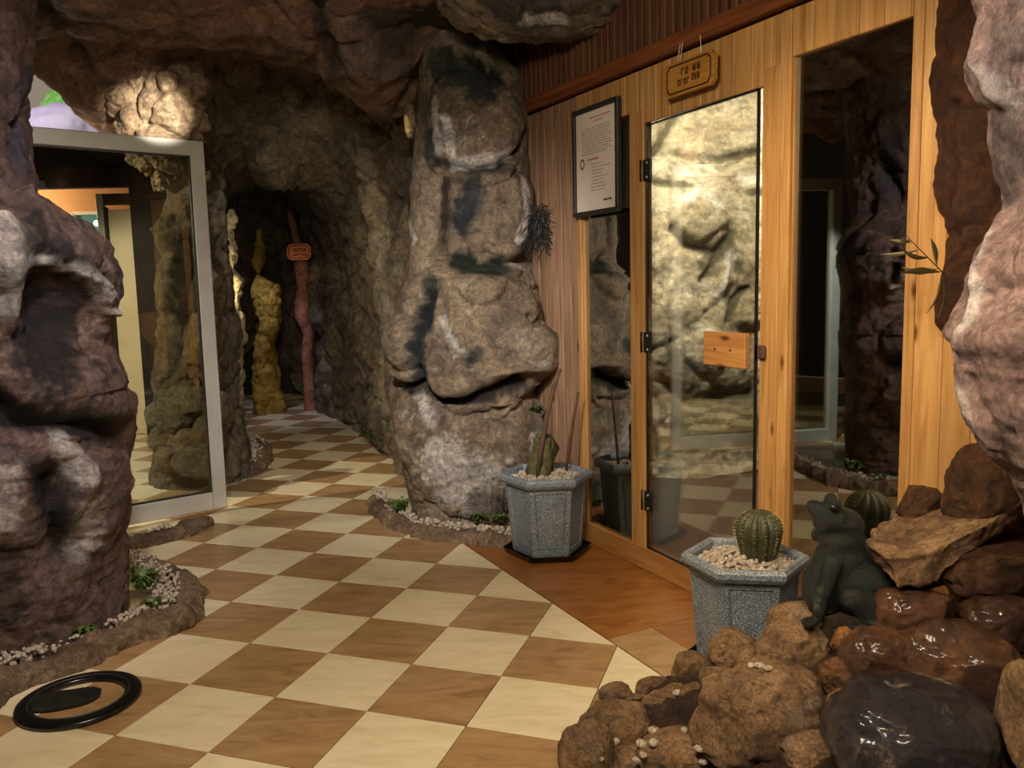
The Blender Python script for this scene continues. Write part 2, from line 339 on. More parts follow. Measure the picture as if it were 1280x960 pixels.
def segdist(V, a, b):
    ab = b-a; t = np.clip(((V-a)@ab)/(ab@ab+1e-12), 0, 1); return np.linalg.norm(V-(a+t[:, None]*ab), axis=1)
def rock(name, P, mt, closed_u, out, feats=(), paint_and_shade=(), amp=.03, fr=2.5, crease=.015, cfr=3, fine=.008, seed=0, parent=None, warp=.0, mask=None):
    """displace the base grid P along its normals: hand placed features, then noise"""
    N = gnormals(P, closed_u, out); V = P.reshape(-1, 3); n = N.reshape(-1, 3)
    px = proj(V); front = ((V-CAM)*n).sum(1) < 0; dep = (V-CAM)@FW
    ok = front & (dep > .3)
    vi = np.where(ok)[0]
    def pick(p):
        if len(p) == 3: return np.array(p, float)      # world point
        d = ((px[vi]-np.array(p))**2).sum(1); k = vi[np.argmin(d+dep[vi]*.5)]; return V[k]
    nz = fbm(V, 7, 3, seed+40)
    D = np.zeros(len(V))
    for f in feats:
        kind, pts, wd_, h = f[:4]
        Q = [pick(p) for p in pts]
        d = np.full(len(V), 9.)
        if len(Q) == 1: d = np.linalg.norm(V-Q[0], axis=1)
        for a, b in zip(Q[:-1], Q[1:]): d = np.minimum(d, segdist(V, a, b))
        d = d*(1+.25*nz)
        if kind == 'c':      # crease, sharp
            D -= h*np.exp(-(d/wd_)**1.4)
        elif kind == 'r':    # ridge
            D += h*np.exp(-(d/wd_)**1.6)
        elif kind == 'b':    # pillow
            t = np.clip(1-(d/wd_)**2, 0, 1); D += h*np.sqrt(t)
    fb = fbm(V+3.1*seed, fr, 5, seed); rg = ridged(V+1.7*seed, fr*1.7, 3, seed+11)
    D2 = amp*fb+amp*.45*(rg-.3)
    if crease:
        Vw = V+.10*np.stack([fbm(V, 4, 3, seed+5), fbm(V, 4, 3, seed+6), fbm(V, 4, 3, seed+7)], 1)
        d1, d2 = worley(Vw, cfr, seed); e = d2-d1
        D2 += -crease*np.exp(-(e/.10)**1.2)+crease*.8*np.clip(.8-d1, 0, 1)
    D2 += fine*fbm(V, 16, 4, seed+21)+fine*.7*ridged(V, 22, 2, seed+31)
    if mask is not None: D2 = D2*mask(V)
    V2 = V+n*(D+D2)[:, None]
    me = gridmesh(name, V2.reshape(P.shape), closed_u, flip=(out < 0))
    o = link(name, me, mt, parent, True)
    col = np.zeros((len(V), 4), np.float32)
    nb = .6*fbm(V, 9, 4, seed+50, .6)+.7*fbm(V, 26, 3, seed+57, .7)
    for p in paint_and_shade:
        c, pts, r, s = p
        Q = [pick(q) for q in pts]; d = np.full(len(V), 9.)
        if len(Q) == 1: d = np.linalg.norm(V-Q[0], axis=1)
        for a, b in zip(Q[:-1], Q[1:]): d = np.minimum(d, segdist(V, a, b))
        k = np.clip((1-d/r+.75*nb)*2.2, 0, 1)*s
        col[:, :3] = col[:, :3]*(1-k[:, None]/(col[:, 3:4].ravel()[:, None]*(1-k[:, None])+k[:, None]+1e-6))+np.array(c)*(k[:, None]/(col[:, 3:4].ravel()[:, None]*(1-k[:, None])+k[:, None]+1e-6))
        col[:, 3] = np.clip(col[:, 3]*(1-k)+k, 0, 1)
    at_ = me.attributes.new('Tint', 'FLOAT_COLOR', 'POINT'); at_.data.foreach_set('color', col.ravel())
    return o
def smooth1(a, k):
    if k < 2: return a
    ker = np.hanning(k+2)[1:-1]; ker /= ker.sum(); p = np.pad(a, (k//2, k-1-k//2), mode='edge'); return np.convolve(p, ker, 'valid')
def column(rows, nu=200, nv=260, p=2.5, zmin=None, zmax=None, sm=9):
    """rows: (photo y, left x, right x, depth of centre, half depth); rings stacked on z"""
    R_ = []
    for (y, xl, xr, dc, dr) in rows:
        c = at((xl+xr)/2, y, dc); R_.append((c[2], xl, xr, dc, dr, y))
    R_.sort(); R_ = np.array(R_)
    zz = np.linspace(R_[0, 0] if zmin is None else zmin, R_[-1, 0] if zmax is None else zmax, nv)
    I = [smooth1(np.interp(zz, R_[:, 0], R_[:, k]), sm) for k in range(1, 6)]
    t = np.linspace(0, 2*math.pi, nu, endpoint=False)
    ct, st = np.cos(t), np.sin(t); ux = np.sign(ct)*np.abs(ct)**(2/p); uy = np.sign(st)*np.abs(st)**(2/p)
    out = np.zeros((nv, nu, 3))
    for r in range(nv):
        xl, xr, dc, dr = I[0][r], I[1][r], I[2][r], I[3][r]; z = zz[r]
        wl = (xl-640)/F*dc; wr = (xr-640)/F*dc; cx = (wl+wr)/2; rx = (wr-wl)/2
        for it in range(4):
            X = np.stack([cx+rx*ux, dc+dr*uy, np.full(nu, z)], 1); q = proj(X)[:, 0]
            e1 = xl-q.min(); e2 = xr-q.max(); dl = e1*dc/F; dR = e2*dc/F
            cx += (dl+dR)/2; rx += (dR-dl)/2; rx = max(rx, .02)
        out[r] = np.stack([cx+rx*ux, dc+dr*uy, np.full(nu, z)], 1)
    return out
def crom(A, n):
    """Catmull-Rom resample along axis 0 of (k, m, 3)"""
    k = len(A); u = np.linspace(0, k-1-1e-6, n); i = u.astype(int); f = (u-i)[:, None, None]
    g = lambda j: A[np.clip(j, 0, k-1)]
    p0, p1, p2, p3 = g(i-1), g(i), g(i+1), g(i+2)
    return .5*((2*p1)+(-p0+p2)*f+(2*p0-5*p1+4*p2-p3)*f*f+(-p0+3*p1-3*p2+p3)*f**3)
def surf(ctrl, nr, nc):
    A = np.array(ctrl, float); A = crom(A, nr); A = np.swapaxes(crom(np.swapaxes(A, 0, 1), nc), 0, 1); return A
def tube(bm, pts, radii, seg=8, cap=True):
    pts = [Vector(p) for p in pts]; rings = []; up = Vector((.13, .21, .97))
    for i, p in enumerate(pts):
        d = (pts[min(i+1, len(pts)-1)]-pts[max(i-1, 0)]).normalized(); a = d.cross(up)
        if a.length < 1e-3: a = d.cross(Vector((1, 0, 0)))
        a.normalize(); b = d.cross(a); r = radii[i] if hasattr(radii, '__len__') else radii
        rings.append([bm.verts.new(p+(a*math.cos(t)+b*math.sin(t))*r) for t in [2*math.pi*k/seg for k in range(seg)]])
    for A, B in zip(rings[:-1], rings[1:]):
        for k in range(seg): bm.faces.new((A[k], A[(k+1) % seg], B[(k+1) % seg], B[k]))
    if cap: bm.faces.new(rings[0][::-1]); bm.faces.new(rings[-1])
def lathe_poly(bm, prof, seg, rot=0., cx=0, cy=0):
    rings = []
    for r, z in prof: rings.append([bm.verts.new((cx+r*math.cos(rot+2*math.pi*k/seg), cy+r*math.sin(rot+2*math.pi*k/seg), z)) for k in range(seg)])
    for A, B in zip(rings[:-1], rings[1:]):
        for k in range(seg): bm.faces.new((A[k], A[(k+1) % seg], B[(k+1) % seg], B[k]))
    return rings

# ================================================================== floor
floor = empty('floor'); floor['kind'] = 'structure'
bm = bmesh.new(); bx(bm, (-1, 5.0, -.0356), (9.5, 12.5, .05)); bmobj('grout_bed', bm, 'grout', floor)
def tile_mesh(cut=None):
    bm = bmesh.new(); h = TILE/2-.0013; bx(bm, (0, 0, -.005), (2*h, 2*h, .010), bev=.0011); return bm
bm = tile_mesh(); me_l = bpy.data.meshes.new('tile'); bm.to_mesh(me_l); bm.free(); me_d = me_l.copy(); me_l.materials.append(M['tile_light']); me_d.materials.append(M['tile_brown'])
AP = np.array([onz(595, 680), onz(770, 806)]); LD = (GI-GJ)/2**.5
LN = np.array([-LD[1], LD[0], 0]);  # points to the wall side
L0 = grid(2, 3)
cells = []
for i in range(-16, 6):
    for j in range(-3, 27):
        c = grid(i+.5, j+.5); x, y = c[0], c[1]
        if y < 1.2 or y > 10.6 or x < -4.6 or x > 1.9: continue
        if ((c-WO)@WN) < -.15 and y < 5.4: continue
        s = (c-L0)@LN
        q = proj(c[None])[0]
        if y < 1.9 and not (-60 < q[0] < 1340 and q[1] < 1100): continue
        if y > 4.2 and x > -.2: continue
        cells.append((y, i, j, c, s))
cells.sort(key=lambda t: t[0])
far = bmesh.new(), bmesh.new(); nt_ = 0
for y, i, j, c, s in cells:
    light = (i+j) % 2 == 0
    on_diag = (i+j) == 5-0 and False
    sd = s
    half = TILE/2**.5
    if y > 2.3 and sd > half-.02 and y < 4.6: continue        # under the landing
    if y > 2.3 and sd > .02-.02 and y < 4.6 and abs(sd) < half*.5:
        # triangular half tile along the landing edge
        pass
    if y > 8.6 or nt_ >= 290:
        bx(far[0 if light else 1], (c[0], c[1], -.005), (TILE-.003, TILE-.003, .0099), Matrix.Rotation(_a, 3, 'Z')); continue
    if y < 4.6 and y > 2.2 and abs(sd) < half-.02:
        h = TILE/2-.0013; cs = [c+(-GI-GJ)*h, c+(GI-GJ)*h, c+(GI+GJ)*h, c+(-GI+GJ)*h]
        poly = []
        for a, b in zip(cs, cs[1:]+cs[:1]):
            da = (a-L0)@LN-(-.004); db = (b-L0)@LN-(-.004)
            if da <= 0: poly.append(a)
            if da*db < 0: poly.append(a+(b-a)*da/(da-db))
        if len(poly) < 3: continue
        bm = bmesh.new(); top = [bm.verts.new((p[0]-c[0], p[1]-c[1], 0)) for p in poly]; bot = [bm.verts.new((p[0]-c[0], p[1]-c[1], -.01)) for p in poly]
        bm.faces.new(top); bm.faces.new(bot[::-1])
        for k in range(len(top)): bm.faces.new((top[k], bot[k], bot[(k+1) % len(top)], top[(k+1) % len(top)]))
        bmesh.ops.recalc_face_normals(bm, faces=bm.faces)
        o = bmobj('tile', bm, 'tile_light' if light else 'tile_brown', floor); o.location = c
    else:
        o = bpy.data.objects.new('tile', me_l if light else me_d); COL.objects.link(o); o.parent = floor; o.location = c; o.rotation_euler = (0, 0, _a)
    nt_ += 1
o = bmobj('far_light_tiles', far[0], 'tile_light', floor); o['kind'] = 'stuff'
o = bmobj('far_brown_tiles', far[1], 'tile_brown', floor); o['kind'] = 'stuff'
# the orange-brown landing in front of the wooden wall: slabs
def slab(a0, a1, b0, b1, mt, z=.0):
    P = [L0+LD*a0+LN*b0, L0+LD*a1+LN*b0, L0+LD*a1+LN*b1, L0+LD*a0+LN*b1]; c = sum(P)/4
    bm = bmesh.new(); top = [bm.verts.new((p[0]-c[0], p[1]-c[1], z)) for p in P]; bot = [bm.verts.new((p[0]-c[0], p[1]-c[1], -.01)) for p in P]
    bm.faces.new(top); bm.faces.new(bot[::-1])
    for k in range(4): bm.faces.new((top[k], bot[k], bot[(k+1) % 4], top[(k+1) % 4]))
    bmesh.ops.recalc_face_normals(bm, faces=bm.faces); o = bmobj('slab', bm, mt, floor); o.location = (c[0], c[1], 0); return o
dW = float((WO-L0)@LN)        # distance of the wall from the landing edge
slab(-1.12, -.36, .003, dW-.002, 'landing', .0); slab(-.357, .40, .003, dW-.002, 'landing', .0)
slab(.403, 1.1, .003, .20, 'tile_brown', .0); slab(.403, 1.1, .203, dW-.002, 'landing', .0)
slab(1.103, 2.3, .003, dW-.002, 'tile_brown', .0)

# ================================================================== wooden front wall (local x runs along the wall, local -y is the room)
wr = empty('wall_right', tuple(WO), WANG); wr['kind'] = 'structure'
def wbox(name, s0, s1, z0, z1, y0, y1, mt, parent=wr, bev=.002):
    return box(name, ((s0+s1)/2, (y0+y1)/2, (z0+z1)/2), (s1-s0, y1-y0, z1-z0), mt, parent, bev)
wbox('backing_board', -1.3, -.11, 0.02, 3.0, .022, .04, 'dark_gap')
wbox('backing_board', -.11, 3.2, 2.19, 3.0, .022, .04, 'dark_gap')
wbox('backing_board', 1.72, 3.2, 0.02, 2.19, .022, .04, 'dark_gap')
s = -.135
while s > -1.25:
    wbox('plank', s-.078, s-.002, 0.01, 2.195, .0, .02, 'old_pine'); s -= .08
wbox('jamb', -.135, -.104, 0.01, 2.195, -.006, .045, 'pine')
wbox('jamb', -.102, -.094, 0.10, 2.03, .004, .04, 'pine')
wbox('post', .305, .405, 0.10, 2.03, -.004, .04, 'pine')
wbox('post', 1.112, 1.198, 0.10, 2.03, -.004, .04, 'pine')
wbox('post', 1.202, 1.244, 0.10, 2.195, -.006, .05, 'pine')
s = -.104
while s < 1.19:
    e = min(s+.094, 1.199); z0 = 2.03 if (s < .39) else 1.972
    if s < .39 < e: wbox('header_plank', s+.001, .40, z0, 2.195, -.002, .02, 'pine'); s = .40; continue
    wbox('header_plank', s+.001, e-.001, z0, 2.195, -.002, .02, 'pine'); s = e
s = 1.245
while s < 1.70:
    e = min(s+.09, 1.703); wbox('header_plank', s+.001, e-.001, 2.04, 2.195, -.002, .02, 'pine'); s = e
s = 1.704
for wdt in (.038, .094, .094, .094, .094, .094, .094, .094, .094, .094):
    wbox('plank', s, s+wdt-.002, 0.01, 2.195, -.002, .02, 'pine'); s += wdt
wbox('bottom_rail', -.135, 1.70, 0.001, .10, -.004, .05, 'pine_h')
wbox('trim_board', -1.25, 3.1, 2.205, 2.268, -.035, .02, 'red_trim')
s = -1.25
while s < 2.6:
    wbox('slat', s, s+.030, 2.27, 2.97, -.022, .018, 'slat', bev=.003); s += .0515
w1 = empty('window_1', tuple(WO), WANG); w1['kind'] = 'structure'
wbox('pane', -.094, .305, .10, 2.03, .018, .024, 'mirror_glass', w1, 0)
w2 = empty('window_2', tuple(Wp(1.245, 0, -.02)), WANG-math.radians(1.0)); w2['kind'] = 'structure'
wbox('pane', .0, .458, .10, 2.04, -.003, .003, 'mirror_glass', w2, 0)
wbox('glazing_bead', .0, .006, .10, 2.04, -.012, .010, 'pine', w2, 0)
# glass door, ajar by a hair, hung on three black hinges
hs = .409
d1 = empty('door_1', tuple(Wp(hs, 0, -.012)), WANG-math.radians(2.2)); d1['kind'] = 'structure'
wbox('glass_leaf', .006, .694, .112, 1.962, -.004, .004, 'door_glass', d1, 0)
wbox('edge_seal', .0, .006, .110, 1.966, -.006, .006, 'black', d1, 0); wbox('edge_seal', .694, .700, .110, 1.966, -.006, .006, 'black', d1, 0)
wbox('edge_seal', .0, .700, 1.960, 1.966, -.006, .006, 'black', d1, 0); wbox('edge_seal', .0, .700, .106, .112, -.006, .006, 'black', d1, 0)
for z in (1.775, 1.038, .325):
    h = wbox('hinge', -.022, .050, z-.045, z+.045, -.016, -.005, 'hinge', d1, .002)
    bm = bmesh.new(); tube(bm, [(0, 0, -.045), (0, 0, .045)], .008, 10); k = bmobj('knuckle', bm, 'hinge', h, True); k.location = (-.034, -.004, 0)
    bm = bmesh.new()
    for zz in (-.03, .03): tube(bm, [(.012, -.0085, zz), (.012, -.005, zz)], .005, 8)
    bmobj('screw', bm, 'alu', h)
hb = wbox('handle_board', .430, .672, .975, 1.105, -.030, -.006, 'pine_h', d1, .003)
bm = bmesh.new()
for xx in (-.05, .04): tube(bm, [(xx, -.0135, 0), (xx, -.010, 0)], .005, 8)
bmobj('screw', bm, 'hinge', hb)
lt = wbox('latch', 1.114, 1.150, 1.015, 1.065, -.022, -.005, 'stick', wr, .006)

# ================================================================== room behind the wooden wall
ib = empty('wall_bath', (0, 0, 0)); ib['kind'] = 'structure'
def wall_seg(name, a, b, z0, z1, mt, parent, t=.03):
    a = np.array(a); b = np.array(b); c = (a+b)/2; L = np.linalg.norm(b-a); o = box(name, (c[0], c[1], (z0+z1)/2), (L, t, z1-z0), mt, parent, 0); o.rotation_euler = (0, 0, math.atan2(b[1]-a[1], b[0]-a[0])); return o
q = lambda s, off: tuple(Wp(s, 0, off)[:2])
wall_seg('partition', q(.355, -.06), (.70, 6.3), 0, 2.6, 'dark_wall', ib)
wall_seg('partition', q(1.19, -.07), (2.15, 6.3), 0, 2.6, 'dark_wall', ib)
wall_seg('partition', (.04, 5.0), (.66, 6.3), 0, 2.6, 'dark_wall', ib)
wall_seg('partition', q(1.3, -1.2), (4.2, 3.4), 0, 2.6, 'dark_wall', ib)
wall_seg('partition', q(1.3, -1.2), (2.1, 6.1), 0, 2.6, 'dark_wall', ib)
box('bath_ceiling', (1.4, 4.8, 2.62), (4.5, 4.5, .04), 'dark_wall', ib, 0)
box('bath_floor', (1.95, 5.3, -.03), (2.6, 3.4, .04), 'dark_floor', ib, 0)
P = []
for z in np.linspace(0, 2.6, 12):
    P.append([(x, 5.75+.12*math.sin(x*4+z)+(.25 if z < .35 else 0)*-1*(.35-z)/.35, z) for x in np.linspace(.52, 2.35, 10)])
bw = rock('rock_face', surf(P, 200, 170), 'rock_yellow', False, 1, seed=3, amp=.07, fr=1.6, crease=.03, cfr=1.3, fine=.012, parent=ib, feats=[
    ('b', [(868, 262)], .24, .09), ('c', [(842, 285), (862, 305), (895, 315), (915, 290)], .04, .06), ('c', [(880, 350), (900, 320), (912, 300), (925, 340), (930, 380)], .03, .06),
    ('r', [(902, 360), (915, 310)], .03, .04), ('b', [(935, 390)], .14, .09), ('c', [(910, 400), (918, 375), (935, 360)], .025, .05), ('b', [(885, 440)], .17, .08),
    ('c', [(815, 225), (850, 232), (950, 240)], .025, .05), ('c', [(815, 195), (835, 165), (850, 140)], .03, .06), ('b', [(905, 165)], .22, .08), ('c', [(850, 190), (900, 200), (945, 190)], .03, .05),
    ('c', [(820, 470), (860, 500), (940, 490)], .05, .08), ('c', [(820, 540), (880, 530), (950, 545)], .06, .06)],
    paint_and_shade=[(GRN, [(825, 180)], .12, .5), (srgb(110, 104, 84), [(850, 480), (900, 505), (940, 500)], .28, .8), (srgb(84, 78, 56), [(840, 550), (950, 550)], .22, .9), (srgb(120, 112, 86), [(890, 330)], .14, .8), (GRN, [(842, 430)], .1, .6), (srgb(130, 120, 96), [(835, 400), (828, 460)], .14, .6)]+[(srgb(84, 80, 56), p_, .035, .85) for p_ in ([(842, 285), (862, 305), (895, 315), (915, 290)], [(880, 350), (900, 320), (912, 300), (925, 340)], [(910, 400), (918, 375), (935, 360)], [(815, 225), (850, 232), (948, 240)], [(815, 195), (835, 165), (850, 140)], [(850, 190), (900, 200), (945, 190)], [(820, 470), (860, 500), (940, 490)], [(835, 420), (850, 470), (845, 520)])]+[(srgb(250, 246, 230), p_, .05, .7) for p_ in ([(850, 250), (870, 240), (895, 255)], [(900, 370), (915, 320)], [(850, 215), (940, 225)], [(880, 410), (900, 430)])])
bw.parent = ib
area('bath_light', (1.15, 4.75, 2.5), (1.2, 5.6, 1.6), 105, (1, .95, .84), .35)

# ================================================================== rock masses
cp_rows = [(-60, 500, 640, 4.9, .45), (20, 505, 600, 4.85, .42), (60, 522, 620, 4.8, .40), (100, 524, 652, 4.75, .38), (150, 524, 664, 4.72, .38), (200, 520, 664, 4.7, .38), (250, 514, 668, 4.7, .38), (310, 512, 672, 4.7, .38),
           (345, 508, 668, 4.7, .38), (380, 496, 684, 4.68, .40), (430, 492, 692, 4.68, .42), (465, 492, 684, 4.68, .42), (485, 488, 672, 4.7, .38), (520, 490, 676, 4.7, .38), (580, 504, 674, 4.7, .36), (620, 516, 670, 4.7, .35), (655, 524, 668, 4.7, .34), (690, 528, 664, 4.7, .34)]
P = column(cp_rows, 260, 420, 3.0, zmin=-.02, zmax=2.9)
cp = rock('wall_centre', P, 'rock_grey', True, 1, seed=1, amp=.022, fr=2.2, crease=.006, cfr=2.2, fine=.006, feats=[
    ('b', [(590, 160)], .30, .07), ('c', [(592, 72), (640, 112), (660, 150), (650, 186), (622, 208), (590, 214), (545, 204)], .018, .09),
    ('b', [(625, 262)], .24, .06), ('c', [(560, 225), (556, 262), (552, 310)], .022, .06), ('c', [(546, 318), (580, 330), (605, 338), (650, 326), (668, 318)], .03, .10),
    ('c', [(575, 235), (582, 262), (572, 290)], .05, .045), ('b', [(640, 325)], .09, .05), ('b', [(600, 356)], .12, .07), ('r', [(545, 345), (570, 350), (560, 360)], .03, .05),
    ('b', [(612, 432)], .36, .10), ('b', [(512, 425)], .14, .08), ('b', [(512, 395), (510, 460)], .11, .05), ('c', [(538, 372), (530, 410), (527, 480)], .022, .10), ('c', [(556, 375), (552, 420), (548, 470)], .03, .035),
    ('r', [(565, 380), (572, 430), (585, 445)], .02, .035), ('c', [(654, 395), (660, 405), (668, 398), (684, 425)], .012, .05), ('b', [(672, 440)], .14, .06),
    ('c', [(494, 474), (520, 484), (560, 488), (600, 484), (640, 471), (688, 462)], .026, .15), ('r', [(500, 470), (560, 478), (640, 462), (682, 450)], .03, .05),
    ('b', [(590, 560)], .40, .08), ('r', [(672, 500), (664, 520), (668, 570)], .018, .035), ('c', [(560, 505), (545, 525), (552, 545)], .015, .03),
    ('c', [(616, 595), (616, 640)], .006, .02), ('c', [(623, 598), (623, 642)], .006, .02), ('c', [(630, 596), (630, 640)], .006, .02), ('c', [(637, 600), (637, 640)], .006, .02), ('c', [(609, 600), (609, 636)], .006, .02)],
    paint_and_shade=[(TEAL, [(560, 85), (600, 105)], .15, .9), (TEAL, [(585, 240), (578, 275)], .085, .9), (TEALG, [(570, 328), (605, 340), (625, 332)], .07, .95), (TEAL, [(538, 372), (532, 430), (527, 480)], .05, .95),
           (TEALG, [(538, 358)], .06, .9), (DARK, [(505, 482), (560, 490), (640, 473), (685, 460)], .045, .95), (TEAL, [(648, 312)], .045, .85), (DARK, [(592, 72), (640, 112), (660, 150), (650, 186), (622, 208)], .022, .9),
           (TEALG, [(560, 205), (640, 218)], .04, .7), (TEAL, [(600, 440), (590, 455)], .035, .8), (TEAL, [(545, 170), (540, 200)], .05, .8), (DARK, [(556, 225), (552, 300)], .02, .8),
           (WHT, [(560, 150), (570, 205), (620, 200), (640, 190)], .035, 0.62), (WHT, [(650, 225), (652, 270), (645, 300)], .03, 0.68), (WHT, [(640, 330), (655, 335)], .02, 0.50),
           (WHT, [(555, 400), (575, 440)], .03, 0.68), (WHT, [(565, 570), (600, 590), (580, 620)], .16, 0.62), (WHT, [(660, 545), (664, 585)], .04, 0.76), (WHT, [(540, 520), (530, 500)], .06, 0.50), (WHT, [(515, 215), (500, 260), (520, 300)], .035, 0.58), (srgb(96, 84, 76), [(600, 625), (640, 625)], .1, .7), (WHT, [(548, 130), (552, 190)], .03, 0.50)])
cp['kind'] = 'structure'
mu = min(0, 0)
lp_rows = [(-140, -420, 60, 3.15, .55), (0, -420, 55, 3.15, .5), (60, -420, 42, 3.15, .5), (120, -420, 38, 3.15, .5), (180, -420, 38, 3.12, .5), (235, -420, 42, 3.1, .5), (255, -420, 62, 3.1, .5), (280, -420, 108, 3.1, .5), (310, -420, 142, 3.1, .52), (340, -420, 150, 3.1, .52), (370, -420, 142, 3.1, .5),
           (400, -420, 136, 3.1, .5), (450, -420, 140, 3.1, .5), (500, -420, 152, 3.1, .5), (520, -420, 162, 3.1, .5), (600, -420, 165, 3.1, .48), (690, -420, 163, 3.1, .46), (780, -420, 160, 3.1, .45), (850, -420, 158, 3.1, .45)]
P = column(lp_rows, 300, 420, 2.6, zmin=-.02, zmax=2.75, sm=5)
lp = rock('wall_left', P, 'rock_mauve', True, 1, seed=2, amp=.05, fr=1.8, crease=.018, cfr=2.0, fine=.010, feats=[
    ('c', [(62, 375), (72, 410), (60, 430)], .10, .14), ('c', [(40, 285), (55, 315), (90, 330)], .02, .045), ('r', [(30, 255), (45, 305), (85, 335), (115, 350), (122, 385)], .035, .07), ('b', [(85, 290)], .16, .05),
    ('r', [(0, 290), (18, 350), (22, 400)], .06, .07), ('c', [(35, 300), (38, 380), (30, 420)], .03, .05), ('c', [(0, 498), (25, 518), (60, 526), (110, 530), (150, 545)], .035, .13), ('c', [(110, 450), (118, 480)], .025, .05),
    ('b', [(60, 475), (120, 495)], .17, .07), ('c', [(58, 600), (62, 640), (78, 690)], .035, .09), ('r', [(40, 570), (60, 550), (90, 570), (100, 600)], .035, .05), ('b', [(130, 620)], .2, .05), ('b', [(20, 620)], .2, .05),
    ('c', [(20, 200), (30, 130)], .06, .06), ('b', [(15, 90)], .2, .05), ('c', [(130, 350), (122, 375)], .02, .05)],
    paint_and_shade=[(DARK, [(62, 355), (75, 400), (70, 440)], 0.20, .95), (DARK, [(0, 500), (30, 520), (70, 528), (135, 540)], 0.065, .95), (DARK, [(55, 590), (60, 640)], 0.072, .9), (DARK, [(78, 640), (82, 690)], 0.051, .8), (DARK, [(122, 370), (128, 350)], 0.043, .8),  # DARK paints shade into the left pillar's hollow and creases
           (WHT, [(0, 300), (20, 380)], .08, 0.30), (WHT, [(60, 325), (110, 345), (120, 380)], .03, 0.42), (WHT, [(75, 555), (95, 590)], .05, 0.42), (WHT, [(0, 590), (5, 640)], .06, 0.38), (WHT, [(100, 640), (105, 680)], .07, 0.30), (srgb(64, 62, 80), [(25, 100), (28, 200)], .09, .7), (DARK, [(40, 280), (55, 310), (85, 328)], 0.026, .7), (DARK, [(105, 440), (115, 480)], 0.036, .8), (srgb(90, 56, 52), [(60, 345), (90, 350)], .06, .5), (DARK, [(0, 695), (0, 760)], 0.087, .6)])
lp['kind'] = 'structure'

# big boulder of the near right edge
rb_rows = [(-160, 1205, 1700, 1.62, .22), (0, 1222, 1700, 1.62, .24), (60, 1213, 1700, 1.62, .25), (95, 1216, 1700, 1.62, .25), (150, 1231, 1700, 1.6, .25), (200, 1242, 1700, 1.6, .24), (245, 1256, 1700, 1.6, .23), (270, 1245, 1700, 1.6, .24), (300, 1226, 1700, 1.6, .26), (335, 1210, 1700, 1.6, .27), (370, 1205, 1700, 1.6, .28), (400, 1192, 1700, 1.6, .28), (420, 1184, 1700, 1.6, .28),
           (450, 1193, 1700, 1.6, .28), (500, 1197, 1700, 1.6, .28), (540, 1211, 1700, 1.6, .26), (570, 1232, 1700, 1.6, .24), (600, 1255, 1700, 1.6, .22), (630, 1273, 1700, 1.6, .2), (700, 1290, 1700, 1.6, .18), (760, 1310, 1700, 1.6, .16), (900, 1350, 1700, 1.6, .16)]
P = column(rb_rows, 240, 400, 2.4, zmin=.25, zmax=2.55, sm=4)
rb = rock('rock_outcrop', P, 'rock_pink', True, 1, seed=6, amp=.03, fr=2.2, crease=.01, cfr=2.6, fine=.008, feats=[
    ('c', [(1230, 370), (1255, 360), (1279, 365)], .02, .02), ('c', [(1205, 500), (1225, 535), (1245, 560)], .02, .02), ('r', [(1255, 270), (1240, 310), (1225, 350), (1212, 410)], .02, .02), ('r', [(1205, 430), (1210, 480), (1225, 525), (1245, 555)], .02, .02), ('c', [(1262, 80), (1279, 78)], .008, .015), ('r', [(1225, 70), (1245, 120)], .02, .015)],
    paint_and_shade=[(srgb(96, 88, 88), [(1250, 170), (1252, 225)], .07, .75), (srgb(120, 108, 104), [(1250, 40), (1260, 60)], .07, .55), (WHT, [(1240, 300), (1225, 345), (1212, 410)], .022, 0.68), (WHT, [(1208, 480), (1225, 530), (1250, 565)], .03, 0.58), (WHT, [(1230, 90), (1260, 130)], .04, 0.42), (srgb(140, 110, 106), [(1255, 420), (1270, 460)], .05, .5)])
tag(rb, 'large pinkish grey rock bulging in from the right edge above the fountain', 'rock')

# overhanging boulder above
def ellipsoid(c, r, nu=120, nv=80):
    u = np.linspace(0, 2*np.pi, nu, endpoint=False); v = np.linspace(-np.pi/2*.995, np.pi/2*.995, nv)
    return np.stack([c[0]+r[0]*np.cos(v)[:, None]*np.cos(u), c[1]+r[1]*np.cos(v)[:, None]*np.sin(u), c[2]+r[2]*np.sin(v)[:, None]*np.ones(nu)], -1)
c = at(682, -52, 3.95)
ob = rock('hanging_boulder', ellipsoid((c[0], c[1], c[2]), (.60, .42, .34), 200, 140), 'rock_grey', True, 1, seed=9, amp=.05, fr=2.4, crease=.015, cfr=2.2, fine=.01, feats=[
    ('c', [(648, 5), (660, 20), (690, 15)], .02, .03), ('r', [(540, 20), (560, 50), (600, 60)], .04, .03)],
    paint_and_shade=[(TEAL, [(630, 0), (680, 10)], .12, .7), (TEAL, [(770, 10)], .06, .6), (WHT, [(660, 20), (700, 20)], .04, 0.58), (WHT, [(765, 15)], .03, 0.42)])
tag(ob, 'rounded brown rock hanging from the cave ceiling over the wooden wall', 'rock')

